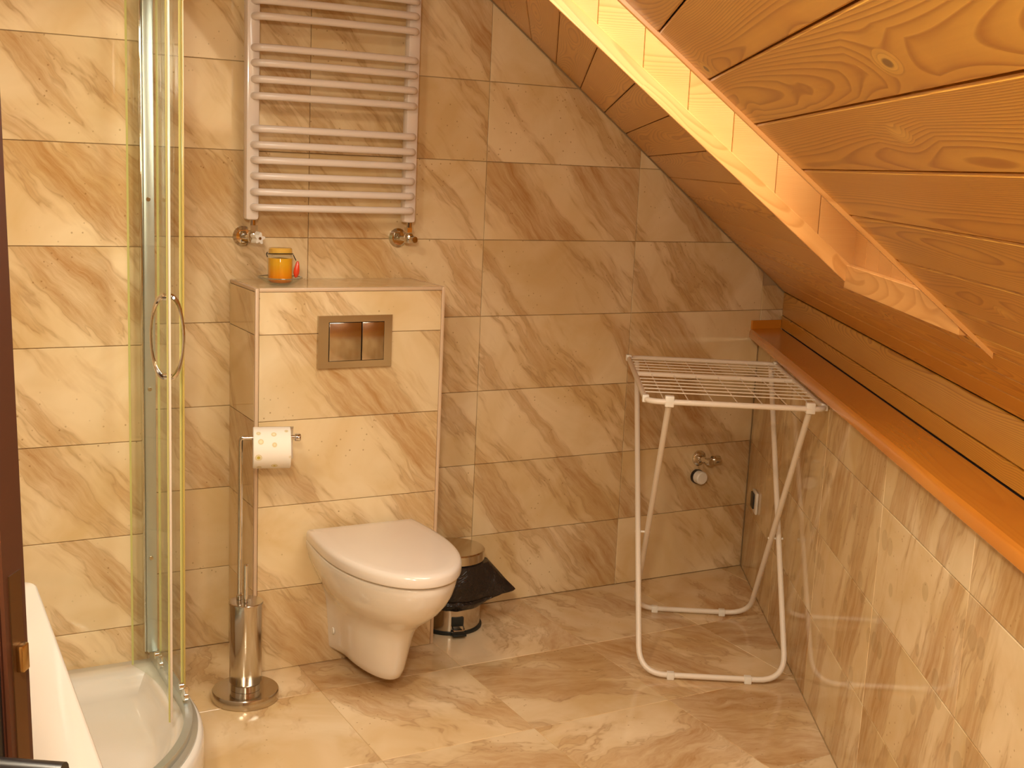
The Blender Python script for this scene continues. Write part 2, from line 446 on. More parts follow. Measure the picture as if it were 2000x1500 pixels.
# unseen remainder of the room
tag(slab('wall_left', [(-0.60, -0.385, -0.02), (-0.60, -2.02, -0.02), (-0.60, -2.02, 2.48), (-0.60, -0.385, 2.48)], (-1, 0, 0), 0.06, M_WALLP), kind='structure')
lw2 = slab('wall_left', [(-0.60, -2.92, -0.02), (-0.60, -4.7, -0.02), (-0.60, -4.7, 2.48), (-0.60, -2.92, 2.48)], (-1, 0, 0), 0.06, M_WALLP); tag(lw2, kind='structure')
tag(slab('wall_left', [(-0.60, -2.02, 2.05), (-0.60, -2.92, 2.05), (-0.60, -2.92, 2.48), (-0.60, -2.02, 2.48)], (-1, 0, 0), 0.06, M_WALLP), kind='structure')
tag(slab('wall_hall', [(-1.5, -1.6, -0.02), (-1.5, -3.4, -0.02), (-1.5, -3.4, 2.48), (-1.5, -1.6, 2.48)], (-1, 0, 0), 0.06, M_WALLP), kind='structure')
tag(slab('wall_rear', [(-0.66, -4.7, -0.02), (3.3, -4.7, -0.02), (3.3, -4.7, 2.48), (-0.66, -4.7, 2.48)], (0, -1, 0), 0.06, M_WALLP), kind='structure')
tag(slab('wall_hall', [(-1.5, -1.6, -0.02), (-0.66, -1.6, -0.02), (-0.66, -1.6, 2.48), (-1.5, -1.6, 2.48)], (0, 1, 0), 0.06, M_WALLP), kind='structure')
tag(slab('wall_hall', [(-1.5, -3.4, -0.02), (-0.66, -3.4, -0.02), (-0.66, -3.4, 2.48), (-1.5, -3.4, 2.48)], (0, -1, 0), 0.06, M_WALLP), kind='structure')
tag(slab('floor_hall', [(-1.56, -1.54, -0.001), (-0.66, -1.54, -0.001), (-0.66, -3.46, -0.001), (-1.56, -3.46, -0.001)], (0, 0, -1), 0.05, M_WALLP), kind='structure')

# ---------------------------------------------------------------- sloping boarded ceiling
SLU = (-E + Z * K).normalized()                 # up the slope
SLN = -(E * K + Z).normalized()                 # room side
LS = math.sqrt(1 + K * K)                       # slope length per metre of s
FC = Frame(W(0.1, 0, 1.066) - SLN * 0.012, D, SLU, SLN)   # v = (0.1 - s) * LS
def sv(s): return (0.1 - s) * LS
OPEN = dict(t0=-2.71, t1=-1.925, s0=-0.155, s1=-1.16)
bm = bmesh.new()
up = -SLN * 0.014
def cq(s0, s1, t0, t1):
    pts = [W(s0, t0, CZ(s0)), W(s0, t1, CZ(s0)), W(s1, t1, CZ(s1)), W(s1, t0, CZ(s1))]
    A = [bm.verts.new(p + up) for p in pts]; B = [bm.verts.new(p + up - SLN * 0.05) for p in pts]
    bm.faces.new(A); bm.faces.new(B[::-1])
    for i in range(4): bm.faces.new((A[i], A[(i + 1) % 4], B[(i + 1) % 4], B[i]))
cq(0.16, OPEN['s0'] + 0.02, T0, 0.3); cq(OPEN['s1'] - 0.02, S_TOP - 0.1, T0, 0.3)
cq(OPEN['s0'] + 0.02, OPEN['s1'] - 0.02, T0, OPEN['t0'] - 0.02); cq(OPEN['s0'] + 0.02, OPEN['s1'] - 0.02, OPEN['t1'] + 0.02, 0.3)
ceil = mkobj('ceiling', bm, M_DARK, smooth=False); tag(ceil, kind='structure')
def yclip(): # keep y <= -0.004 in (t, v): y = E.y*s + D.y*t, s = 0.1 - v/LS
    return (D.y, -E.y / LS, -0.005 - E.y * 0.1)
def boards(joints, t0, t1):
    for a, b in zip(joints, joints[1:]):
        g = 0.0012
        p = [(t0, sv(a) + g), (t1, sv(a) + g), (t1, sv(b) - g), (t0, sv(b) - g)]
        p = clip(p, *yclip())
        if len(p) >= 3: piece('board', ceil, FC, p, 0.012, 0.0022, M_WOOD)
boards([SB, 0.005], T0, 0.5)
boards([0.005, -0.06, -0.12, OPEN['s0']], T0, 0.5)
jl = [OPEN['s0'], -0.24, -0.323, -0.400, -0.482, -0.569, -0.648, -0.735, -0.82, -0.903, -0.985, -1.07, OPEN['s1']]
boards(jl, OPEN['t1'], 0.5)
jr = [OPEN['s0'], -0.205, -0.285, -0.362, -0.440, -0.517, -0.592, -0.672, -0.75, -0.83, -0.91, -0.99, -1.07, OPEN['s1']]
boards(jr, T0, OPEN['t0'])
boards([OPEN['s1'], -1.24, -1.32, -1.40, -1.48, S_TOP + 0.004], T0, 0.5)
# flat ceiling
a = W(S_TOP, 0, 0); 
bm = bmesh.new()
pA = W(S_TOP, 0.59 * S_TOP, TOP); pB = W(S_TOP, T0, TOP)
fc = slab('ceiling_flat', [(-1.6, 0.05, TOP), (pA.x, 0.05, TOP), (pA.x, 0, TOP), pB, (-1.6, pB.y, TOP)], (0, 0, 1), 0.05, M_CEILP)
tag(fc, kind='structure'); fc.name = 'ceiling_flat'
bm.free()

# vertical boarding between ledge and slope
vt = slab('trim_1', [W(SB + 0.010, 0.14, 0.90), W(SB + 0.010, T0, 0.90), W(SB + 0.010, T0, 1.09), W(SB + 0.010, 0.14, 1.09)], E, 0.03, M_DARK)
tag(vt, kind='structure')
FV = Frame(O + E * (SB + 0.010), D, Z, -E)
for z0, z1, off in ((0.9365, 0.983, 0.0), (0.985, CZ(SB) - 0.004, -0.002)):
    piece('board', vt, FV, [(T0, z0), (0.052, z0), (0.052, z1), (T0, z1)], 0.010, 0.002, M_WOOD, n0=off)

# ---------------------------------------------------------------- roof window and its boarded shaft
win = empty('window_1', W(-0.65, -2.32, CZ(-0.65))); tag(win, kind='structure')
H = 0.30
so, s1_, t0_, t1_ = OPEN['s0'], OPEN['s1'], OPEN['t0'], OPEN['t1']
bm = bmesh.new()
def shaft(a, b, c=None):     # a, b = (s, t) ends of one side
    g = 0.03
    n = (W(a[0], a[1], 0) - W(b[0], b[1], 0)).cross(Z).normalized()
    mid = W((so + s1_) / 2, (t0_ + t1_) / 2, 0)
    if n.dot(W(a[0], a[1], 0) - mid) < 0: n = -n
    n0 = n * 0.016; n1 = n * 0.04
    ex = (W(a[0], a[1], 0) - W(b[0], b[1], 0)).normalized() * 0.04
    def pz(p, off, h):                          # a point moved in plan keeps its height above the slope
        q = p + off; return V3((q.x, q.y, CZ((q - O).dot(E)) + h))
    A = [pz(W(*a, 0), ex, 0.030), pz(W(*b, 0), -ex, 0.030), pz(W(*b, 0), -ex, H + 0.03), pz(W(*a, 0), ex, H + 0.03)]
    zz = [pz(p, n1, 0).z - pz(p, V3((0, 0, 0)), 0).z for p in (W(*a, 0), W(*b, 0))]
    n1 = n1 + Z * zz[0]; n0 = n0 + Z * zz[0] * 0.4
    v1 = [bm.verts.new(p + n0) for p in A]; v2 = [bm.verts.new(p + n1) for p in A]
    bm.faces.new(v1); bm.faces.new(v2[::-1])
    for i in range(4): bm.faces.new((v1[i], v1[(i + 1) % 4], v2[(i + 1) % 4], v2[i]))
shaft((so, t1_), (s1_, t1_)); shaft((so, t0_), (s1_, t0_)); shaft((so, t0_), (so, t1_)); shaft((s1_, t0_), (s1_, t1_))
part('shaft_shell', bm, M_DARK, win, smooth=False)
# side boards (vertical, on the two cheeks), parallelograms in the (s, z) plane
for tt, sgn in ((t1_, -1), (t0_, 1)):
    fr = Frame(O + D * (tt - sgn * 0.016), E, Z, D * sgn)
    js = [so, -0.235, -0.335, -0.435, -0.535, -0.636, -0.738, -0.84, -0.94, -1.04, s1_]
    for a, b in zip(js, js[1:]):
        g = 0.0004
        a2, b2 = (a + 0.012 if a == so else a - g), b + g
        p = [(b2, CZ(b2) + 0.034), (a2, CZ(a2) + 0.034), (a2, CZ(a2) + H), (b2, CZ(b2) + H)]
        o = piece('reveal_board', None, fr, p, 0.014, 0.0012, M_WOOD_L)
        # grain upright: swap local axes by rotating the mesh frame
        put(o, win)
for ss, sgn in ((so, -1), (s1_, 1)):
    fr = Frame(O + E * (ss - sgn * 0.016), D, Z, E * sgn)
    n = 8
    for k in range(n):
        a = t0_ + (t1_ - t0_) * k / n + 0.0004; b = t0_ + (t1_ - t0_) * (k + 1) / n - 0.0004 + (0.013 if k == n - 1 else 0)
        o = piece('reveal_board', None, fr, [(a - (0.012 if k == 0 else 0), CZ(ss) + 0.03), (b, CZ(ss) + 0.03), (b, CZ(ss) + H), (a, CZ(ss) + H)], 0.014, 0.0012, M_WOOD_L)
        put(o, win)
# liner strips round the opening, a little proud of the ceiling boards
lip = 0.006
def strip(a, b, inn, h0=-lip, h1=0.038, wd=0.018):
    bm = bmesh.new(); inn = V3(inn)
    P = [W(*a, CZ(a[0])), W(*b, CZ(b[0]))]
    vs = []
    for p in P:
        vs.append([bm.verts.new(p + Z * h0 - inn * 0.001), bm.verts.new(p + Z * h0 + inn * (wd - 0.001)), bm.verts.new(p + Z * h1 + inn * (wd - 0.001)), bm.verts.new(p + Z * h1 - inn * 0.001)])
    for i in range(4): bm.faces.new((vs[0][i], vs[0][(i + 1) % 4], vs[1][(i + 1) % 4], vs[1][i]))
    bm.faces.new(vs[0][::-1]); bm.faces.new(vs[1])
    bmesh.ops.bevel(bm, geom=list(bm.edges), offset=0.0015, segments=1, affect='EDGES')
    # local x along the strip so that the grain follows it
    o = mkobj('liner_strip', bm, M_WOOD_L, None, smooth=False)
    ax = (P[1] - P[0]).normalized(); zz = (Z - ax * Z.dot(ax)).normalized(); yy = zz.cross(ax)
    m = Matrix.Identity(4)
    for i in range(3): m[i][0] = ax[i]; m[i][1] = zz[i]; m[i][2] = ax.cross(zz)[i]; m[i][3] = P[0][i]
    o.data.transform(m.inverted()); o.matrix_world = m
    put(o, win); return o
strip((so + 0.003, t1_), (s1_, t1_), -D); strip((so + 0.035, t0_), (s1_, t0_), D, h0=-0.009, wd=0.008)
strip((so, t0_ + 0.02), (so, t1_ - 0.01), -E, h1=0.045); strip((s1_, t0_ + 0.01), (s1_, t1_ - 0.01), E)
# sash and pane on top
FW = Frame(W(0.1, 0, 1.066 + H), D, SLU, SLN)
def wq(sa, sb, ta, tb, name, th, m, n0=0.0):
    o = piece(name, None, FW, [(ta, sv(sa)), (tb, sv(sa)), (tb, sv(sb)), (ta, sv(sb))], th, min(0.003, th * 0.3), m, n0=n0); put(o, win)
b_ = 0.055
wq(so + 0.02, so - b_, t0_ - 0.02, t1_ + 0.02, 'sash_rail', 0.045, M_WOOD_L); wq(s1_ + b_, s1_ - 0.02, t0_ - 0.02, t1_ + 0.02, 'sash_rail', 0.045, M_WOOD_L)
wq(so - b_, s1_ + b_, t0_ - 0.02, t0_ + b_, 'sash_stile', 0.045, M_WOOD_L); wq(so - b_, s1_ + b_, t1_ - b_, t1_ + 0.02, 'sash_stile', 0.045, M_WOOD_L)
wq(so - b_ + 0.01, s1_ + b_ - 0.01, t0_ + b_ - 0.01, t1_ - b_ + 0.01, 'pane', 0.006, M_PANE, n0=0.012)
sm = (so + s1_) / 2; pc = W(sm, (t0_ + t1_) / 2, CZ(sm) + H) + SLN * 0.005
po = area('skylight_portal', pc, pc + SLN, 0.74, 1, (1, 1, 1), portal=True, sizey=(so - s1_) * LS - 0.1)
m = Matrix.Identity(4)
for i in range(3): m[i][0] = D[i]; m[i][1] = (-(D.cross(-SLN)))[i]; m[i][2] = (-SLN)[i]; m[i][3] = pc[i]
m2 = Matrix.Identity(4); yv = (-SLN).cross(D)
for i in range(3): m2[i][0] = D[i]; m2[i][1] = yv[i]; m2[i][2] = (-SLN)[i]; m2[i][3] = pc[i]
po.matrix_world = m2

# ---------------------------------------------------------------- ledge on the knee wall
le = empty('ledge', W(-0.0, -2.0, 0.903)); tag(le, 'varnished orange wooden ledge running along the top of the low tiled wall', 'ledge')
bm = bmesh.new()
prof = [(-0.043, 0.905), (-0.043, 0.925), (-0.040, 0.931), (-0.034, 0.9355), (0.083, 0.936), (0.083, 0.903), (-0.041, 0.903)]
ends = []
for s, z in prof:
    ta = 0.588 * s - 0.004
    ends.append((bm.verts.new(W(s, ta, z)), bm.verts.new(W(s, TE, z))))
for i in range(len(prof)):
    a, b = ends[i], ends[(i + 1) % len(prof)]; bm.faces.new((a[0], b[0], b[1], a[1]))
bm.faces.new([q[0] for q in ends]); bm.faces.new([q[1] for q in ends][::-1])
lo = mkobj('ledge_board', bm, M_LEDGE, None)
m = FK.mtx(-1.0, 0.92); m = m @ Matrix.Rotation(math.radians(90), 4, 'X')
lo.data.transform(m.inverted()); lo.matrix_world = m; put(lo, le)
bm = bmesh.new(); bx(bm, (3.075, -0.006, 0.952), (0.070, 0.005, 0.0165), bev=0.001)
part('end_strip', bm, M_LEDGE, le, smooth=False)

# ---------------------------------------------------------------- boxed-in cistern
X0, X1, YB, ZB = 1.018, 1.603, -0.255, 1.135
cb = slab('cistern_box', [(X0 + 0.008, YB + 0.006, 0), (X1 - 0.008, YB + 0.006, 0), (X1 - 0.008, YB + 0.006, ZB - 0.008), (X0 + 0.008, YB + 0.006, ZB - 0.008)], (0, 1, 0), -YB - 0.007, M_GROUT_L)
tag(cb, 'tall tiled cistern box standing against the back wall behind the toilet', 'cistern box')
ed = 0.011
F1 = Frame((0, YB + TH, 0), X, Z, -Y)
zr = [0.0, 0.250, 0.502, 0.754, 1.003, ZB - ed]
tiles(cb, F1, [X0 + ed, X1 - ed], zr, [], M_TILE)
F2 = Frame((X0 + TH, 0, 0), -Y, Z, -X); tiles(cb, F2, [0.001, -YB - ed], zr, [], M_TILE)
F3 = Frame((X1 - TH, 0, 0), Y, Z, X); tiles(cb, F3, [YB + ed, -0.001], zr, [], M_TILE)
F4 = Frame((0, 0, ZB - TH), X, Y, Z); tiles(cb, F4, [X0 + ed, X1 - ed], [YB + ed, -0.001], [], M_TILE)
def bar(c, h, bev=0.003, name='edge_profile', m=M_EDGE, par=None):
    bm = bmesh.new(); bx(bm, c, h, bev=bev); return part(name, bm, m, par or cb)
e2 = ed / 2
bar((X0 + e2, YB + e2, ZB / 2), (e2, e2, ZB / 2 - 0.0005)); bar((X1 - e2, YB + e2, ZB / 2), (e2, e2, ZB / 2 - 0.0005))
bar(((X0 + X1) / 2, YB + e2, ZB - e2), ((X1 - X0) / 2 - ed, e2, e2)); bar((X0 + e2, YB / 2 + e2, ZB - e2), (e2, -YB / 2 - e2 - 0.001, e2)); bar((X1 - e2, YB / 2 + e2, ZB - e2), (e2, -YB / 2 - e2 - 0.001, e2))

# flush plate
fp = empty('flush_plate', (1.314, YB, 0.979)); tag(fp, 'rectangular chrome flush plate with two buttons on the tiled cistern box', 'flush plate')
bm = bmesh.new()
x0, x1, z0, z1 = 1.200, 1.428, 0.902, 1.055
ix0, ix1, iz0, iz1 = 1.231, 1.403, 0.922, 1.036
for c, h in ((((x0 + ix0) / 2, 0, (z0 + z1) / 2), ((ix0 - x0) / 2, .005, (z1 - z0) / 2)), (((x1 + ix1) / 2, 0, (z0 + z1) / 2), ((x1 - ix1) / 2, .005, (z1 - z0) / 2)),
             (((ix0 + ix1) / 2, 0, (z0 + iz0) / 2), ((ix1 - ix0) / 2, .005, (iz0 - z0) / 2)), (((ix0 + ix1) / 2, 0, (z1 + iz1) / 2), ((ix1 - ix0) / 2, .005, (z1 - iz1) / 2))):
    bx(bm, (c[0], YB - 0.0055, c[2]), h)
bmesh.ops.remove_doubles(bm, verts=bm.verts, dist=1e-5)
part('frame', bm, M_STEEL, fp, smooth=False)
bm = bmesh.new(); bx(bm, ((ix0 + ix1) / 2, YB - 0.0015, (iz0 + iz1) / 2), ((ix1 - ix0) / 2, .001, (iz1 - iz0) / 2)); part('back_plate', bm, M_DARK, fp, smooth=False)
xm = 1.332
for a, b in ((ix0, xm), (xm, ix1)):
    bm = bmesh.new(); bx(bm, ((a + b) / 2, YB - 0.008, (iz0 + iz1) / 2), ((b - a) / 2 - .0015, .005, (iz1 - iz0) / 2 - .0015), bev=0.0012); part('flush_button', bm, M_STEEL, fp)

# ---------------------------------------------------------------- towel radiator
rd = empty('towel_radiator', (1.31, -0.05, 1.31)); tag(rd, 'white ladder towel radiator with curved rungs on the back wall', 'radiator')
PT = 2.15
for xc in (1.062, 1.558):
    bm = bmesh.new(); bx(bm, (xc, -0.062, (1.313 + PT) / 2), (0.020, 0.018, (PT - 1.313) / 2), bev=0.009); part('upright', bm, M_ENAMEL, rd)
zr_ = [1.351, 1.395, 1.440, 1.485, 1.528, 1.573, 1.664, 1.710, 1.755, 1.797, 1.882, 1.925, 1.968, 2.012, 2.10]
for z in zr_:
    bm = bmesh.new()
    pts = bend([(1.062, -0.07, z), (1.068, -0.103, z), (1.13, -0.112, z), (1.31, -0.118, z), (1.49, -0.112, z), (1.552, -0.103, z), (1.558, -0.07, z)], 0.03, 5)
    tube(bm, pts, 0.0108, 14); part('rung', bm, M_ENAMEL, rd)
for xc, knob in ((1.062, True), (1.558, False)):
    v = empty('radiator_valve', (xc + 0.012, -0.05, 1.262))
    tag(v, 'chrome radiator valve with a white star knob, under the left upright of the radiator' if knob else 'chrome radiator valve without a knob, under the right upright of the radiator', 'valve')
    cx = xc + 0.006
    bm = bmesh.new(); lathe(bm, [(0.0, 0.0), (0.030, 0.0), (0.030, 0.004), (0.022, 0.011), (0.010, 0.012)], (cx - 0.012, -0.0005, 1.262), (0, -1, 0), 24); part('wall_rosette', bm, M_CHROME, v)
    bm = bmesh.new(); tube(bm, [(cx - 0.012, -0.01, 1.262), (cx, -0.062, 1.262)], 0.008, 14)
    lathe(bm, [(0.0, -0.012), (0.013, -0.012), (0.015, -0.006), (0.015, 0.012), (0.011, 0.018), (0.0, 0.018)], (cx, -0.062, 1.262), (0, 0, 1), 16); part('valve_body', bm, M_CHROME, v)
    bm = bmesh.new(); lathe(bm, [(0.0, 0), (0.0145, 0), (0.0145, 0.015), (0.0, 0.015)], (cx, -0.062, 1.283), (0, 0, 1), 6); lathe(bm, [(0.009, 0), (0.009, 0.016)], (cx, -0.062, 1.2975), (0, 0, 1), 14); part('union_nut', bm, M_CHROME, v, ang=20)
    ax = V3((0.25, -0.95, 0)).normalized()
    if knob:
        bm = bmesh.new(); c = V3((cx + 0.004, -0.076, 1.262)); a = ax.orthogonal().normalized(); b = ax.cross(a)
        A = []; B = []; n = 30
        for k in range(n):
            th = 2 * math.pi * k / n; r = 0.0155 + 0.0045 * math.cos(5 * th)
            A.append(bm.verts.new(c + (a * math.cos(th) + b * math.sin(th)) * r)); B.append(bm.verts.new(c + ax * 0.024 + (a * math.cos(th) + b * math.sin(th)) * r * 0.9))
        for k in range(n): bm.faces.new((A[k], A[(k + 1) % n], B[(k + 1) % n], B[k]))
        bm.faces.new(B); bm.faces.new(A[::-1]); kn_ = part('star_knob', bm, M_PLASTIC, v)
        bm = bmesh.new(); lathe(bm, [(0.0, 0.0), (0.005, 0.0), (0.004, 0.002), (0, 0.002)], c + ax * 0.024, ax, 12); part('knob_screw', bm, M_STEEL, kn_)
    else:
        bm = bmesh.new(); lathe(bm, [(0.0, 0), (0.011, 0), (0.012, 0.012), (0.010, 0.018), (0, 0.019)], (cx + 0.003, -0.075, 1.262), ax, 18); part('valve_cap', bm, M_CHROME, v)

# ---------------------------------------------------------------- candle jar and dish
JX, JY = 1.112, -0.125
JX, JY = 1.118, -0.165
ds = empty('glass_dish', (JX, JY, ZB)); tag(ds, 'shallow clear glass dish on the cistern box under the orange candle jar', 'dish')
bm = bmesh.new(); lathe(bm, [(0, 0.0008), (0.030, 0.0008), (0.045, 0.006), (0.062, 0.020), (0.064, 0.0205), (0.0635, 0.0225), (0.060, 0.0215), (0.043, 0.009), (0.029, 0.0042), (0, 0.0042)], (JX, JY, ZB), seg=40)
o = part('dish_bowl', bm, M_GLASS, ds)
bm = bmesh.new(); tube(bm, [(JX + 0.0635 * math.cos(k / 40 * 2 * math.pi), JY + 0.0635 * math.sin(k / 40 * 2 * math.pi), ZB + 0.0215) for k in range(40)], 0.0016, 8, closed=True); part('dish_rim', bm, plain('dish_rim_glass', (0.22, 0.20, 0.13), 0.08, coat=1.0), ds)
jr_ = empty('candle_jar', (JX, JY, ZB + 0.006)); tag(jr_, 'small glass jar of orange and yellow candle wax with a wire clip lid', 'jar')
JZ = ZB + 0.0055
m_wax, t_, b_w = mat('candle_wax'); N = NT(t_)
tcz = N.n('ShaderNodeTexCoord').outputs['Object']; sep = N.n('ShaderNodeSeparateXYZ'); N.set(sep.inputs[0], tcz)
hh = N.math('DIVIDE', N.math('SUBTRACT', N.math('ADD', sep.outputs[2], N.math('MULTIPLY', N.noise(tcz, 40, 2), 0.008)), JZ), 0.08)
N.set(b_w.inputs['Base Color'], N.ramp(hh, [(0.05, (0.80, 0.16, 0.008)), (0.40, (0.84, 0.30, 0.008)), (0.75, (0.80, 0.40, 0.02))]))
b_w.inputs['Roughness'].default_value = 0.15; b_w.inputs['Coat Weight'].default_value = 1
b_w.inputs['Subsurface Weight'].default_value = 0.0
bm = bmesh.new(); lathe(bm, [(0, 0.002), (0.030, 0.002), (0.0345, 0.008), (0.0353, 0.072), (0, 0.074)], (JX, JY, JZ)); part('wax', bm, m_wax, jr_)
bm = bmesh.new(); lathe(bm, [(0, 0), (0.032, 0), (0.0365, 0.006), (0.037, 0.068), (0.034, 0.078), (0.0345, 0.082), (0.031, 0.083)], (JX, JY, JZ), cap=False); part('jar_glass', bm, M_GLASS, jr_)
bm = bmesh.new(); lathe(bm, [(0, 0.0825), (0.033, 0.0825), (0.034, 0.086), (0.033, 0.098), (0.030, 0.101), (0.0, 0.102)], (JX, JY, JZ)); part('jar_lid', bm, plain('amber_lid', (0.72, 0.42, 0.07), 0.15, coat=1.0), jr_)
bm = bmesh.new()
tube(bm, [(JX + 0.0355 * math.cos(a), JY + 0.0355 * math.sin(a), JZ + 0.083 - 0.003 * math.sin(a)) for a in [2 * math.pi * k / 28 for k in range(28)]], 0.0016, 6, closed=True)
lf = V3((JX, JY, JZ)) - CR * 0.037; rt = V3((JX, JY, JZ)) + CR * 0.037
tube(bm, [lf + Z * 0.088, lf + Z * 0.083 - CR * 0.003, lf + Z * 0.074], 0.0016, 6); tube(bm, [rt + Z * 0.08, rt + Z * 0.073 + CR * 0.003, rt + Z * 0.064 + CR * 0.008], 0.0014, 6)
part('wire_clip', bm, M_BLACK, jr_)
bm = bmesh.new(); lathe(bm, [(0, 0.0), (0.005, 0.004), (0.0085, 0.014), (0.0085, 0.024), (0.006, 0.038), (0.003, 0.048), (0, 0.050)], rt + CR * 0.006 + V3((0, -0.004, 0.014)), CR * 0.12 + Z, 16)
part('red_tag', bm, plain('red_tag', (0.75, 0.06, 0.02), 0.25, coat=0.6), jr_)

# ---------------------------------------------------------------- wall-hung toilet
TX = 1.338
wc = empty('toilet', (TX, YB, 0.05)); tag(wc, 'white wall hung toilet with its lid closed, mounted on the tiled box', 'toilet')
def outline(hw, yf, n=40, yb=YB - 0.0005, hb=None, straight=0.35, pw=2.0):
    """counter-clockwise D outline: straight back on the wall, rounded nose at yf"""
    hb = hw if hb is None else hb
    ym = yb + (yf - yb) * straight; pts = []
    for k in range(6):
        f = k / 6; pts.append((-(hb + (hw - hb) * math.sin(f * math.pi / 2)), yb + (ym - yb) * f))
    for k in range(n + 1):
        a = math.pi * k / n; c, s = math.cos(a), math.sin(a)
        pts.append((-hw * math.copysign(abs(c) ** (2 / pw), c), ym + (yf - ym) * abs(s) ** (2 / pw)))
    for k in range(5, -1, -1):
        f = k / 6; pts.append(((hb + (hw - hb) * math.sin(f * math.pi / 2)), yb + (ym - yb) * f))
    return pts
def loft(bm, secs, z_of=lambda s: s['z'], cx=TX):
    rings = []
    for s in secs:
        o = outline(s['hw'], s['yf'], hb=s.get('hb'), yb=s.get('yb', YB - 0.0005), straight=s.get('st', 0.35), pw=s.get('pw', 2.0))
        rings.append([bm.verts.new((cx + x, y, s['z'])) for x, y in o])
    for A, B in zip(rings, rings[1:]):
        for k in range(len(A)):
            k2 = (k + 1) % len(A); bm.faces.new((A[k], A[k2], B[k2], B[k]))
    bm.faces.new(rings[0]); bm.faces.new(rings[-1][::-1])
bm = bmesh.new()
S = lambda z, hw, yf, hb=None, st=0.35, pw=2.0: dict(z=z, hw=hw, yf=yf, hb=hb, st=st, pw=pw)
loft(bm, [S(0.040, 0.040, -0.520, 0.070), S(0.043, 0.058, -0.545, 0.080), S(0.052, 0.068, -0.560, 0.085), S(0.075, 0.074, -0.572, 0.087), S(0.12, 0.081, -0.585, 0.090),
          S(0.17, 0.089, -0.600, 0.094), S(0.205, 0.097, -0.618, 0.098), S(0.232, 0.110, -0.648, 0.104), S(0.258, 0.128, -0.688, 0.114), S(0.285, 0.146, -0.724, 0.128),
          S(0.312, 0.160, -0.750, 0.142), S(0.34, 0.170, -0.768, 0.153), S(0.368, 0.176, -0.778, 0.160), S(0.387, 0.178, -0.782, 0.163), S(0.3905, 0.176, -0.780, 0.162), S(0.3925, 0.171, -0.774, 0.160)])
part('bowl', bm, M_CERAMIC, wc, ang=60)
bm = bmesh.new()
loft(bm, [S(0.3927, 0.164, -0.762, 0.15), S(0.3980, 0.164, -0.762, 0.15)]); 
part('lid_gap_shade', bm, M_BLACK, wc)  # black filler, puts the shade of the gap below the lid into colour
def lid_sec(z, d): return dict(z=z, hw=0.181 - d, yf=-0.790 + d, hb=0.170 - d, yb=YB - 0.024 - d, st=0.36, pw=2.05)
bm = bmesh.new()
loft(bm, [lid_sec(0.3982, 0.003), lid_sec(0.3992, 0.001), lid_sec(0.402, 0), lid_sec(0.420, 0.0), lid_sec(0.4265, 0.002), lid_sec(0.431, 0.007), lid_sec(0.4335, 0.016), lid_sec(0.435, 0.040)])
lid_ = part('lid', bm, M_SEAT, wc, ang=50)
for sx in (-0.075, 0.075):
    bm = bmesh.new(); lathe(bm, [(0, 0), (0.009, 0), (0.009, 0.016), (0.007, 0.018), (0, 0.018)], (TX + sx, YB - 0.0125, 0.3942), seg=18); part('hinge', bm, M_PLASTIC, lid_)
bm = bmesh.new(); lathe(bm, [(0, 0), (0.011, 0), (0.010, 0.003), (0, 0.004)], (TX - 0.0855, -0.29, 0.11), (-1, 0, 0), 16); part('bolt_cap', bm, M_PLASTIC, wc)

# ---------------------------------------------------------------- toilet-paper and brush stand
HX, HY = 0.951, -0.406
RT = V3((CR.x, CR.y, 0)).normalized(); FWD = V3((CF.x, CF.y, 0)).normalized()
HC = V3((HX, HY, 0))
st_ = empty('paper_stand', (HX, HY, 0)); tag(st_, 'chrome floor stand with brush cylinder and roll arm, left of the tiled box', 'stand')
bm = bmesh.new(); lathe(bm, [(0, 0), (0.090, 0), (0.0925, 0.003), (0.0925, 0.025), (0.090, 0.029), (0, 0.030)], HC, seg=56); part('base_disc', bm, M_STEEL, st_)
bm = bmesh.new(); lathe(bm, [(0, 0.030), (0.041, 0.030), (0.041, 0.047), (0.0395, 0.048), (0.0395, 0.050), (0, 0.050)], HC, seg=40); part('base_collar', bm, M_CHROME, st_)
bm = bmesh.new(); lathe(bm, [(0, 0.050), (0.043, 0.050), (0.0445, 0.053), (0.0445, 0.279), (0.0435, 0.280), (0, 0.280)], HC, seg=48); cy_ = part('brush_cylinder', bm, M_STEEL, st_)
bm = bmesh.new(); lathe(bm, [(0, 0.2805), (0.0475, 0.2805), (0.0475, 0.284), (0.046, 0.2855), (0, 0.287)], HC, seg=48); part('cylinder_lid', bm, M_STEEL, cy_)
pp = HC - RT * 0.020 + FWD * 0.010; RA = V3((0.962, -0.272, 0)).normalized()
bm = bmesh.new(); tube(bm, bend([pp + Z * 0.287, pp + Z * 0.745, pp + Z * 0.745 + RA * 0.145], 0.010, 4), 0.0068, 16); pl_ = part('pole', bm, M_CHROME, st_)
bm = bmesh.new(); lathe(bm, [(0, 0), (0.010, 0), (0.011, 0.002), (0.011, 0.014), (0.009, 0.016), (0, 0.016)], pp + Z * 0.745 + RA * 0.145, RA, 20); part('end_cap', bm, M_CHROME, pl_)
bm = bmesh.new(); lathe(bm, [(0.009, 0), (0.009, 0.012), (0.0068, 0.014)], pp + Z * 0.287, seg=16); part('ferrule', bm, M_CHROME, pl_)
br = HC + RT * 0.002 - FWD * 0.012
bm = bmesh.new(); tube(bm, [br + Z * 0.287, br + Z * 0.392], 0.0066, 14); lathe(bm, [(0.0066, 0), (0.0055, 0.003), (0, 0.004)], br + Z * 0.392, seg=14); part('brush_handle', bm, M_CHROME, st_)
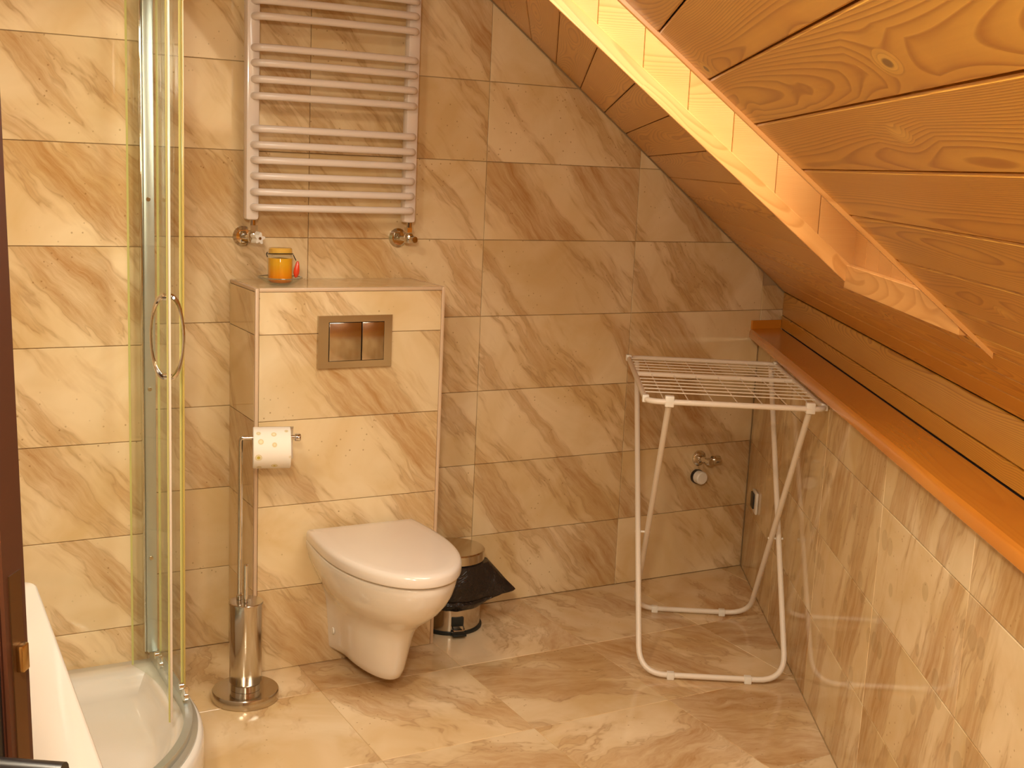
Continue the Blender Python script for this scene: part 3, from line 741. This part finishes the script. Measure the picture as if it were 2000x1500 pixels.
# paper roll
m_pap, t_, b_p = mat('printed_paper'); N = NT(t_)
vec = N.n('ShaderNodeTexCoord').outputs['Object']
sp = N.n('ShaderNodeSeparateXYZ'); N.set(sp.inputs[0], vec)
ang = N.math('ARCTAN2', sp.outputs[1], sp.outputs[2]); cmb = N.n('ShaderNodeCombineXYZ')
N.set(cmb.inputs[0], sp.outputs[0]); N.set(cmb.inputs[1], N.math('MULTIPLY', ang, 0.055))
vo = N.n('ShaderNodeTexVoronoi'); N.set(vo.inputs['Vector'], cmb.outputs[0]); vo.inputs['Scale'].default_value = 27; vo.inputs['Randomness'].default_value = 0.45
fl_ = N.ramp(vo.outputs['Distance'], [(0.10, (0.55, 0.42, 0.06)), (0.16, (0.82, 0.72, 0.48)), (0.22, (0.66, 0.52, 0.26)), (0.27, (0.86, 0.78, 0.66))])
N.set(b_p.inputs['Base Color'], fl_); b_p.inputs['Roughness'].default_value = 0.9
RC = pp + Z * 0.7335 - Z * 0.0165 + RA * 0.083
ro = empty('toilet_roll', RC - Z * 0.055); tag(ro, 'white toilet roll printed with small flowers, hanging on the arm of the stand', 'toilet roll')
mr = Matrix.Identity(4); b3 = Z.cross(RA)
for i in range(3): mr[i][0] = RA[i]; mr[i][1] = b3[i]; mr[i][2] = Z[i]; mr[i][3] = RC[i]
def roll(prof, name, m):
    bm = bmesh.new(); lathe(bm, prof, (0, 0, 0), (1, 0, 0), 48, cap=False); o = mkobj(name, bm, m); o.matrix_world = mr; put(o, ro); return o
w2 = 0.050
roll([(0.022, -w2), (0.055, -w2), (0.0565, -w2 + 0.002), (0.0565, w2 - 0.002), (0.055, w2), (0.022, w2)], 'paper', m_pap)
roll([(0.0218, -w2), (0.0218, w2), (0.0205, w2), (0.0205, -w2), (0.0218, -w2)], 'core', M_PAPER_C)
bm = bmesh.new()   # loose outer sheet
prev = None
for k in range(11):
    a = math.radians(95 + 12 * k); r = 0.0575 + 0.0010 * k
    p = (math.sin(a) * r, math.cos(a) * r)
    q = [bm.verts.new((x, -p[0], p[1])) for x in (-w2 + 0.002, w2 - 0.002)] if False else [bm.verts.new((x, -math.sin(math.radians(20 + 11 * k)) * -r, math.cos(math.radians(20 + 11 * k)) * r)) for x in (-w2 + 0.012, w2 + 0.010)]
    if prev: bm.faces.new((prev[0], prev[1], q[1], q[0]))
    prev = q
g_ = bmesh.ops.solidify(bm, geom=list(bm.faces), thickness=0.0006)
o = mkobj('loose_sheet', bm, m_pap); o.matrix_world = mr; put(o, ro)

# ---------------------------------------------------------------- pedal bin
BC = V3((1.725, -0.125, 0))
pb = empty('pedal_bin', BC); tag(pb, 'round steel pedal bin with a black bag hanging out, right of the tiled box', 'bin')
bm = bmesh.new(); lathe(bm, [(0, 0), (0.101, 0), (0.104, 0.003), (0.104, 0.010), (0.099, 0.012), (0, 0.012)], BC, seg=48); part('base_ring', bm, M_RUBBER, pb)
bm = bmesh.new(); lathe(bm, [(0, 0.012), (0.0975, 0.012), (0.0975, 0.225), (0, 0.225)], BC, seg=48); part('bin_body', bm, M_STEEL, pb)
bm = bmesh.new(); lathe(bm, [(0, 0.2325), (0.104, 0.2325), (0.1055, 0.234), (0.1055, 0.262), (0.102, 0.266), (0, 0.268)], BC, seg=56); part('bin_lid', bm, M_STEEL, pb)
bm = bmesh.new(); n = 72; rings = []
random.seed(8)
def az(k): return 2 * math.pi * k / n
def bulge(a):             # extra reach of the bag towards camera right
    d_ = (a - 0.0 + math.pi) % (2 * math.pi) - math.pi
    return math.exp(-(d_ / 0.30) ** 2)
wr = [random.uniform(-1, 1) for _ in range(n)]
wr = [(wr[i - 1] + wr[i] * 2 + wr[(i + 1) % n]) / 4 for i in range(n)]
for j, (r0, z0, amp, bl, dz) in enumerate([(0.100, 0.231, 0.0, 0.0, 0), (0.106, 0.226, 0.001, 0.012, 0), (0.112, 0.205, 0.004, 0.035, -.006), (0.120, 0.175, 0.005, 0.060, -.012), (0.125, 0.145, 0.005, 0.082, -.008), (0.123, 0.122, 0.005, 0.088, 0.008), (0.117, 0.115, 0.004, 0.066, 0.010), (0.122, 0.107, 0.004, 0.055, 0.012), (0.115, 0.094, 0.003, 0.030, 0.018), (0.108, 0.086, 0.002, 0.012, 0.022), (0.101, 0.088, 0.0, 0.0, 0.022)]):
    ring = []
    for k in range(n):
        a = az(k); w_ = wr[k] * math.cos(j * 0.9 + k * 0.7)
        dirv = RT * math.cos(a) - FWD * math.sin(a)
        r = r0 + amp * w_ + bl * bulge(a)
        back = dirv.y > 0 and 0.11 / max(0.2, dirv.y)
        if dirv.y > 0: r = min(r, 0.118 / max(0.05, dirv.y) )
        if dirv.x < 0: r = min(r, 0.119 / max(0.05, -dirv.x))
        ring.append(bm.verts.new(BC + dirv * r + Z * (z0 + dz * bulge(a) * 1.2 + 0.004 * w_ * (0 < j < 10))))
    rings.append(ring)
for A, B in zip(rings, rings[1:]):
    for k in range(n): bm.faces.new((A[k], A[(k + 1) % n], B[(k + 1) % n], B[k]))
m_bag, t_, b_b = mat('black_bag'); N = NT(t_); b_b.inputs['Base Color'].default_value = (0.018, 0.013, 0.012, 1); b_b.inputs['Roughness'].default_value = 0.22
bp = N.n('ShaderNodeBump'); bp.inputs['Strength'].default_value = 0.9; bp.inputs['Distance'].default_value = 0.006
N.set(bp.inputs['Height'], N.noise(N.n('ShaderNodeTexCoord').outputs['Object'], 28, 4, 0.6, 1.5)); N.set(b_b.inputs['Normal'], bp.outputs[0])
part('bin_bag', bm, m_bag, pb, ang=28)
pd = (RT * 0.30 - FWD).normalized(); ps = pd.cross(Z)
bm = bmesh.new(); bx(bm, BC + pd * 0.119 + Z * 0.012, (0.022, 0.017, 0.003), ps, pd, Z, bev=0.001); pe_ = part('pedal', bm, M_RUBBER, pb)
bm = bmesh.new(); bx(bm, BC + pd * 0.099 + Z * 0.046, (0.020, 0.003, 0.015), ps, pd, Z, bev=0.001); part('pedal_plate', bm, M_RUBBER, pb)
bm = bmesh.new(); tube(bm, bend([BC + pd * 0.100 + ps * -0.018 + Z * 0.034, BC + pd * 0.122 + ps * -0.018 + Z * 0.024, BC + pd * 0.122 + ps * 0.018 + Z * 0.024, BC + pd * 0.100 + ps * 0.018 + Z * 0.034], 0.006, 3), 0.0022, 8); part('pedal_lever', bm, M_STEEL, pe_)

# ---------------------------------------------------------------- drying rack
rk = empty('drying_rack', W(-0.26, -0.85, 0)); tag(rk, 'white folding clothes drying rack standing in the corner by the low wall', 'drying rack')
RZ = 0.868
sL, sR, tF, tB = -0.520, -0.015, -1.228, -0.435
bm = bmesh.new()
def roundrect(cs, r, n=6):
    out = []; m_ = len(cs)
    for i in range(m_):
        a, b, c = V3(cs[i - 1]), V3(cs[i]), V3(cs[(i + 1) % m_]); u = (a - b).normalized() * r; v = (c - b).normalized() * r
        for k in range(n + 1):
            t = k / n; out.append((b + u) * (1 - t) ** 2 + b * 2 * t * (1 - t) + (b + v) * t * t)
    return out
tube(bm, roundrect([W(sL, tF, RZ), W(sR, tF, RZ), W(sR, tB, RZ), W(sL, tB, RZ)], 0.045), 0.0082, 14, closed=True)
TFR = part('top_frame', bm, M_RACKW, rk)
n = 12
wt = [tB - 0.045 - i * (abs(tF - tB) - 0.17) / (n - 1) for i in range(n)]
for i, t in enumerate(wt):
    bm = bmesh.new()
    if i == 5: tube(bm, [W(sL + 0.006, t, RZ), W(sR - 0.006, t, RZ)], 0.0075, 12); part('crossbar', bm, M_RACKW, rk)
    else: tube(bm, [W(sL + 0.004, t, RZ + 0.004), W(sR - 0.004, t, RZ + 0.004)], 0.0019, 8); part('wire', bm, M_RACKW, rk)
for i in range(7):
    s = sL + (sR - sL) * (i + 0.75) / 7.2
    bm = bmesh.new(); tube(bm, [W(s, tF + 0.004, RZ - 0.001), W(s, tB - 0.004, RZ - 0.001)], 0.0016, 8); part('long_wire', bm, M_RACKW, rk)
aL, aR = -0.470, -0.048
# front-top to back-bottom frame and back-top to front-bottom frame
zf = 0.0125
bm = bmesh.new(); tube(bm, bend([W(aL + 0.015, tF + 0.012, RZ - 0.012), W(aL + 0.015, -0.565, zf), W(aR - 0.012, -0.565, zf), W(aR - 0.012, tF + 0.012, RZ - 0.012)], 0.085, 8), 0.0088, 14); LFA = part('leg_frame', bm, M_RACKW, rk)
bm = bmesh.new(); tube(bm, bend([W(aL - 0.022, tB - 0.03, RZ - 0.012), W(aL - 0.010, -1.128, zf), W(aR + 0.008, -1.128, zf), W(aR + 0.014, tB - 0.03, RZ - 0.012)], 0.085, 8), 0.0088, 14); LFB = part('leg_frame', bm, M_RACKW, rk)
for s, t in ((aL + 0.015, tF), (aR - 0.012, tF)):
    bm = bmesh.new(); bx(bm, W(s, t + 0.003, RZ + 0.002), (0.013, 0.011, 0.016), E, D, Z, bev=0.003); part('clamp', bm, M_PLASTIC, LFA)
for s in (sL, sR):
    for t in (tB - 0.02, tF + 0.035):
        bm = bmesh.new(); bx(bm, W(s, t, RZ + 0.002), (0.0095, 0.012, 0.0105), E, D, Z, bev=0.002); part('corner_clip', bm, M_PLASTIC, TFR)
for t in (-0.565, -1.128):
    for s in (aL + 0.085, aR - 0.105):
        bm = bmesh.new(); bx(bm, W(s, t, 0.0115), (0.011, 0.0105, 0.0112), E, D, Z, bev=0.002); part('foot', bm, M_PLASTIC, LFA if t > -1 else LFB)
bm = bmesh.new()
# pivots where the frames cross: z at mid-span
zp = 0.40; tp = -0.80
for s in (aL, aR + 0.001):
    bm = bmesh.new(); tube(bm, [W(s - 0.024, -0.841, 0.37), W(s + 0.024, -0.841, 0.37)], 0.0035, 10); part('pivot_rivet', bm, M_PLASTIC, rk)

# ---------------------------------------------------------------- tap, drain cap and socket in the corner
tv = empty('water_tap', (2.813, 0, 0.452)); tag(tv, 'small chrome shut-off valve on the back wall behind the drying rack', 'tap')
bm = bmesh.new(); lathe(bm, [(0, 0), (0.030, 0), (0.029, 0.005), (0.020, 0.012), (0.012, 0.013)], (2.805, -0.0005, 0.452), (0, -1, 0), 28); part('wall_rosette', bm, M_CHROME, tv)
bm = bmesh.new(); tube(bm, [(2.805, -0.010, 0.452), (2.805, -0.060, 0.452)], 0.011, 16); lathe(bm, [(0, 0), (0.013, 0), (0.015, 0.01), (0.012, 0.022), (0, 0.023)], (2.805, -0.056, 0.452), (0, -1, 0), 18); part('valve_body', bm, M_CHROME, tv)
bm = bmesh.new(); tube(bm, [(2.812, -0.045, 0.452), (2.838, -0.045, 0.452)], 0.008, 14); lathe(bm, [(0, 0), (0.015, 0), (0.017, 0.006), (0.017, 0.028), (0.014, 0.031), (0, 0.031)], (2.836, -0.045, 0.452), (1, 0, 0), 20); part('valve_handle', bm, M_CHROME, tv)
dc = empty('drain_cap', (2.80, 0, 0.382)); tag(dc, 'round white drain cap on the back wall just under the small chrome valve', 'cap')
bm = bmesh.new(); lathe(bm, [(0, 0), (0.027, 0), (0.027, 0.012), (0.024, 0.013)], (2.80, -0.0005, 0.382), (0, -1, 0), 28); part('cap_collar', bm, M_BLACK, dc)
bm = bmesh.new(); lathe(bm, [(0, 0.012), (0.0245, 0.012), (0.0245, 0.036), (0.021, 0.040), (0, 0.041)], (2.80, -0.0005, 0.382), (0.0, -1, 0), 28); part('cap_disc', bm, M_PLASTIC, dc)
so_ = empty('wall_socket', W(0, -0.215, 0.320)); tag(so_, 'white socket with a dark face low on the right wall near the corner', 'socket')
bm = bmesh.new(); bx(bm, W(-0.005, -0.222, 0.320), (0.0048, 0.040, 0.040), E, D, Z, bev=0.003); part('socket_frame', bm, M_PLASTIC, so_)
bm = bmesh.new(); bx(bm, W(-0.0125, -0.208, 0.322), (0.0032, 0.026, 0.028), E, D, Z, bev=0.002); part('socket_face', bm, M_BLACK, so_)

# ---------------------------------------------------------------- shower
tr = empty('shower_tray', (0.1, -0.8, 0)); tag(tr, 'white rounded corner shower tray at the bottom left, against the tiled wall', 'shower tray')
AC, AR_ = (0.185, -0.71), 0.55
o_ = [(-0.598, -0.389), (-0.598, AC[1] - AR_)]
for k in range(29):
    a = -math.pi / 2 + math.pi / 2 * k / 28; o_.append((AC[0] + AR_ * math.cos(a), AC[1] + AR_ * math.sin(a)))
o_ += [(AC[0] + AR_, -0.389)]
RZT = 0.158
bm = bmesh.new(); rings = []
for off, z in ((0.010, 0.0), (0.0, 0.02), (0.0, RZT - 0.02), (0.003, RZT - 0.008), (0.010, RZT), (0.058, RZT), (0.066, RZT - 0.003), (0.076, RZT - 0.02), (0.098, RZT - 0.06), (0.115, RZT - 0.072), (0.145, RZT - 0.077)):
    rings.append([bm.verts.new((x, y, z)) for x, y in offset_poly(o_, off)])
for A, B in zip(rings, rings[1:]):
    for k in range(len(A)): bm.faces.new((A[k], A[(k + 1) % len(A)], B[(k + 1) % len(A)], B[k]))
bm.faces.new(rings[-1]); bm.faces.new(rings[0][::-1])
part('tray_body', bm, M_ACRYL, tr, ang=50)
bm = bmesh.new(); lathe(bm, [(0, 0), (0.045, 0), (0.043, 0.004), (0, 0.006)], (0.0, -0.85, RZT - 0.0768), seg=28); part('drain_cover', bm, M_CHROME, tr)

sc_ = empty('shower_enclosure', (0.7, -0.6, RZT)); tag(sc_, 'curved clear glass shower enclosure with metal profiles standing on the white tray', 'shower enclosure')
GT = 2.08
def curve_off(off, y_from=-0.40, a1=-math.pi / 2, n=40):
    pts = [(AC[0] + AR_ - off, y_from)]
    k0 = 6
    for k in range(1, k0): pts.append((AC[0] + AR_ - off, y_from + (AC[1] - y_from) * k / k0))
    for k in range(n + 1):
        a = a1 * k / n; pts.append((AC[0] + (AR_ - off) * math.cos(a), AC[1] + (AR_ - off) * math.sin(a)))
    return pts
def sweep(bm, path, prof):   # vertical-plane profile [(offset across, z)] along a plan path
    rings = []
    for i, p in enumerate(path):
        a = V3((*path[max(0, i - 1)], 0)); b = V3((*path[min(len(path) - 1, i + 1)], 0)); tg = (b - a).normalized(); nr = V3((tg.y, -tg.x, 0))
        rings.append([bm.verts.new(V3((p[0], p[1], 0)) + nr * u + Z * z) for u, z in prof])
    m_ = len(prof)
    for A, B in zip(rings, rings[1:]):
        for k in range(m_): bm.faces.new((A[k], A[(k + 1) % m_], B[(k + 1) % m_], B[k]))
    bm.faces.new(rings[0][::-1]); bm.faces.new(rings[-1])
rail = curve_off(0.030) + [(AC[0] - 0.2, AC[1] - AR_ + 0.030), (-0.59, AC[1] - AR_ + 0.030)]
for nm, z0, z1 in (('bottom_rail', RZT + 0.0003, RZT + 0.030), ('top_rail', GT, GT + 0.035)):
    bm = bmesh.new(); sweep(bm, rail, [(-0.016, z0), (-0.016, z0 + 0.006), (-0.004, z0 + 0.010), (-0.004, z1), (0.014, z1), (0.016, z1 - 0.004), (0.016, z0)]); part(nm, bm, M_ALU, sc_, ang=40)
# wall profile
bm = bmesh.new(); bx(bm, (0.6900, -0.412, (RZT + 0.031 + GT) / 2), (0.0135, 0.023, (GT - RZT - 0.031) / 2), bev=0.003); pf = part('wall_profile', bm, M_ALU, sc_)
bm = bmesh.new(); bx(bm, (0.6735, -0.4155, (RZT + 0.031 + GT) / 2), (0.0025, 0.012, (GT - RZT - 0.031) / 2), bev=0.001); part('seal_strip', bm, M_CHROME, sc_)
for z in (0.45, 0.90, 1.38): 
    bm = bmesh.new(); lathe(bm, [(0, 0), (0.006, 0), (0.005, 0.003), (0, 0.0035)], (0.688, -0.4351, z), (0, -1, 0), 14); part('screw', bm, M_STEEL, pf)
def glass(name, path, z0, z1, th=0.006, edges=(True, True)):
    bm = bmesh.new(); sweep(bm, path, [(-th / 2, z0), (-th / 2, z1), (th / 2, z1), (th / 2, z0)]); o = part(name, bm, M_GLASS, sc_, ang=40)
    o.data.materials.append(M_GEDGE)
    me = o.data; nf = len(me.polygons)
    me.polygons[nf - 1].material_index = 1; me.polygons[nf - 2].material_index = 1
    return o
fixed = [p for p in curve_off(0.024 + 0.0005, y_from=-0.436) if p[1] > -0.665]
glass('fixed_panel', fixed, RZT + 0.031, GT - 0.001)
dp = []
A_, B_ = V3((0.636, -0.445, 0)), V3((0.645, -0.815, 0))
for k in range(17):
    f = k / 16; p = A_.lerp(B_, f); p += V3((1, 0, 0)) * 0.034 * 4 * f * (1 - f); dp.append((p.x, p.y))
glass('sliding_door', dp, RZT + 0.008, GT - 0.002)
# bright seal on the leading edge of the door
bm = bmesh.new(); bx(bm, (0.6475, -0.8195, (RZT + 0.008 + GT) / 2), (0.0026, 0.0035, (GT - RZT - 0.012) / 2), bev=0.001); part('door_seal', bm, plain('clear_seal', (0.70, 0.58, 0.46), 0.2, coat=0.5), sc_)
bm = bmesh.new(); bx(bm, (0.7155, -0.668, (RZT + 0.031 + GT) / 2), (0.0025, 0.003, (GT - RZT - 0.034) / 2), bev=0.001); part('panel_seal', bm, plain('amber_seal', (0.50, 0.36, 0.09), 0.2, coat=0.5), sc_)
# second sliding door, parked at the far left end, out of the opening
gl2 = [(-0.58 + 0.02 * k, AC[1] - AR_ + 0.024) for k in range(0, 22)]
glass('fixed_panel', gl2, RZT + 0.031, GT - 0.001)
# handle: one bow outside and one inside
hz = 1.088; hp = V3((0.6485, -0.795, 0))
for sg, nm in ((1, 'handle_bow'), (-1, 'handle_bow')):
    bm = bmesh.new(); pts = []; rr = []
    for k in range(25):
        a = math.pi * (k / 24 - 0.5); pts.append(hp + RT * sg * (0.006 + 0.031 * math.cos(a)) + Z * (hz + 0.093 * math.sin(a))); rr.append(0.0032 + 0.0040 * abs(math.sin(a)) ** 3)
    tube(bm, pts, 0.004, 10, radii=rr); hb_ = part(nm, bm, M_CHROME, sc_)
for z in (hz - 0.090, hz + 0.090):
    bm = bmesh.new(); lathe(bm, [(0, -0.008), (0.008, -0.008), (0.008, 0.008), (0, 0.008)], hp + Z * z, RT, 16); part('handle_boss', bm, M_CHROME, hb_)
for p in ((0.668, -0.555), (0.679, -0.765)):
    bm = bmesh.new(); 
    lathe(bm, [(0, -0.006), (0.010, -0.006), (0.012, -0.004), (0.012, 0.004), (0.010, 0.006), (0, 0.006)], (p[0] + 0.014, p[1], RZT + 0.045), (0, 1, 0) if False else (1, 0.1, 0), 18)
    bx(bm, (p[0] + 0.014, p[1], RZT + 0.062), (0.006, 0.010, 0.010), bev=0.002)
    lathe(bm, [(0, 0), (0.009, 0), (0.009, 0.010), (0, 0.011)], (p[0] + 0.010, p[1], RZT + 0.072), (-1, 0, 0), 14)
    part('roller', bm, M_CHROME, sc_)

# ---------------------------------------------------------------- washbasin at the left
wb = empty('washbasin', (0.0, -1.9, 0.62)); tag(wb, 'white washbasin with a rounded corner at the bottom left beside the open door', 'washbasin')
ZW = 0.80
b0 = [(-0.598, -1.96), (0.262 - 0.03, -2.16)]
rect = [(-0.598, -1.95), (0.240, -2.39), (0.264, -1.51), (-0.598, -1.51)]
def rr2(p, rads, n=8):
    out = []
    for i in range(len(p)):
        a, b, c = V3((*p[i - 1], 0)), V3((*p[i], 0)), V3((*p[(i + 1) % len(p)], 0)); r = rads[i]
        if r == 0: out.append(p[i]); continue
        u = (a - b).normalized() * r; v = (c - b).normalized() * r
        for k in range(n + 1):
            t = k / n; q = (b + u) * (1 - t) ** 2 + b * 2 * t * (1 - t) + (b + v) * t * t; out.append((q.x, q.y))
    return out
oo = rr2(rect, [0, 0.05, 0.03, 0])
inr = rr2([(-0.42, -1.96), (0.130, -2.16), (0.130, -1.66), (-0.42, -1.62)], [0.09] * 4)
bm = bmesh.new(); rings = []
for off, z in ((0.05, ZW - 0.16), (0.02, ZW - 0.13), (0.0, ZW - 0.06), (0.0, ZW - 0.006), (0.002, ZW - 0.002), (0.006, ZW)):
    rings.append([bm.verts.new((x, y, z)) for x, y in offset_poly(oo, off)])
for A, B in zip(rings, rings[1:]):
    for k in range(len(A)): bm.faces.new((A[k], A[(k + 1) % len(A)], B[(k + 1) % len(A)], B[k]))
bm.faces.new(rings[0][::-1])
ir = []
for off, z in ((0.0, ZW), (0.006, ZW - 0.003), (0.03, ZW - 0.05), (0.08, ZW - 0.10), (0.14, ZW - 0.115)):
    ir.append([bm.verts.new((x, y, z)) for x, y in offset_poly(inr, off)])
for A, B in zip(ir, ir[1:]):
    for k in range(len(A)): bm.faces.new((A[k], A[(k + 1) % len(A)], B[(k + 1) % len(A)], B[k]))
bm.faces.new(ir[-1])
ea = [bm.edges.get((rings[-1][k], rings[-1][(k + 1) % len(rings[-1])])) for k in range(len(rings[-1]))]
eb = [bm.edges.get((ir[0][k], ir[0][(k + 1) % len(ir[0])])) for k in range(len(ir[0]))]
bmesh.ops.triangle_fill(bm, use_beauty=True, edges=[e for e in ea + eb if e])
part('basin_body', bm, M_ACRYL, wb, ang=50)
bm = bmesh.new(); bx(bm, (-0.20, -1.82, ZW - 0.165 - 0.30), (0.39, 0.26, 0.30), bev=0.006); part('cabinet', bm, M_PLASTIC, wb)

# ---------------------------------------------------------------- open door at the far left
dr = empty('door_1', (0.1, -2.52, 0)); tag(dr, kind='structure')
# free edge centre and leaf direction towards the hinge
pe = V3((0.1405, -2.500, 0)); ld = V3((-0.66, 0.45, 0)).normalized(); nl = V3((ld.y, -ld.x, 0)) * -1
if nl.y > 0: nl = -nl                            # faces the camera
LW = 0.82; HT = 2.0
bm = bmesh.new(); bx(bm, pe + ld * (LW / 2 + 0.002) + Z * (HT / 2 + 0.01), (LW / 2 - 0.001, 0.018, HT / 2), ld, nl, Z, bev=0.002); part('leaf', bm, M_DOOR, dr)
bm = bmesh.new(); bx(bm, pe + Z * (HT / 2 + 0.01), (0.0018, 0.0178, HT / 2), ld, nl, Z); part('edge_band', bm, M_DOOR_E, dr, smooth=False)
hzz = 1.02
bm = bmesh.new(); bx(bm, pe - ld * 0.0022 + Z * (hzz + 0.02), (0.0008, 0.010, 0.11), ld, nl, Z); part('lock_faceplate', bm, plain('aged_brass', (0.16, 0.08, 0.03), 0.35, 0.8), dr, smooth=False)
bm = bmesh.new(); bx(bm, pe - ld * 0.006 + Z * (hzz + 0.055), (0.0035, 0.006, 0.012), ld, nl, Z, bev=0.0015); part('latch_bolt', bm, plain('brass', (0.55, 0.38, 0.16), 0.25, 1.0), dr)
for sg in (1, -1):
    q = pe + ld * 0.024 + nl * 0.018 * sg
    bm = bmesh.new(); bx(bm, q + nl * 0.006 * sg + Z * 0.975, (0.021, 0.0055, 0.108), ld, nl, Z, bev=0.003); hp_ = part('handle_plate', bm, M_BLACK, dr)
    for zz in (1.068, 0.885):
        bm = bmesh.new(); lathe(bm, [(0, 0), (0.0045, 0), (0.004, 0.002), (0, 0.0025)], q + nl * 0.0115 * sg + Z * zz, nl * sg, 12); part('screw', bm, M_CHROME, hp_)
    bm = bmesh.new(); dl = -1 if sg == 1 else 1
    tube(bm, bend([q + nl * 0.008 * sg + Z * 1.000, q + nl * 0.034 * sg + Z * 1.000, q + nl * 0.034 * sg + ld * 0.088 * dl + Z * 1.000], 0.012, 5), 0.0095, 14); part('door_handle', bm, M_BLACK, hp_)
dr.rotation_euler = (0, -0.020, 0)              # the leaf hangs slightly out of plumb
# frame round the doorway
df = empty('trim_2', (-0.6, -2.47, 0)); tag(df, kind='structure')
for y in (-2.035, -2.905):
    bm = bmesh.new(); bx(bm, (-0.625, y, 1.025), (0.045, 0.015, 1.025), bev=0.003); part('jamb', bm, M_DOOR, df)
bm = bmesh.new(); bx(bm, (-0.625, -2.47, 2.035), (0.045, 0.42, 0.015), bev=0.003); part('head', bm, M_DOOR, df)
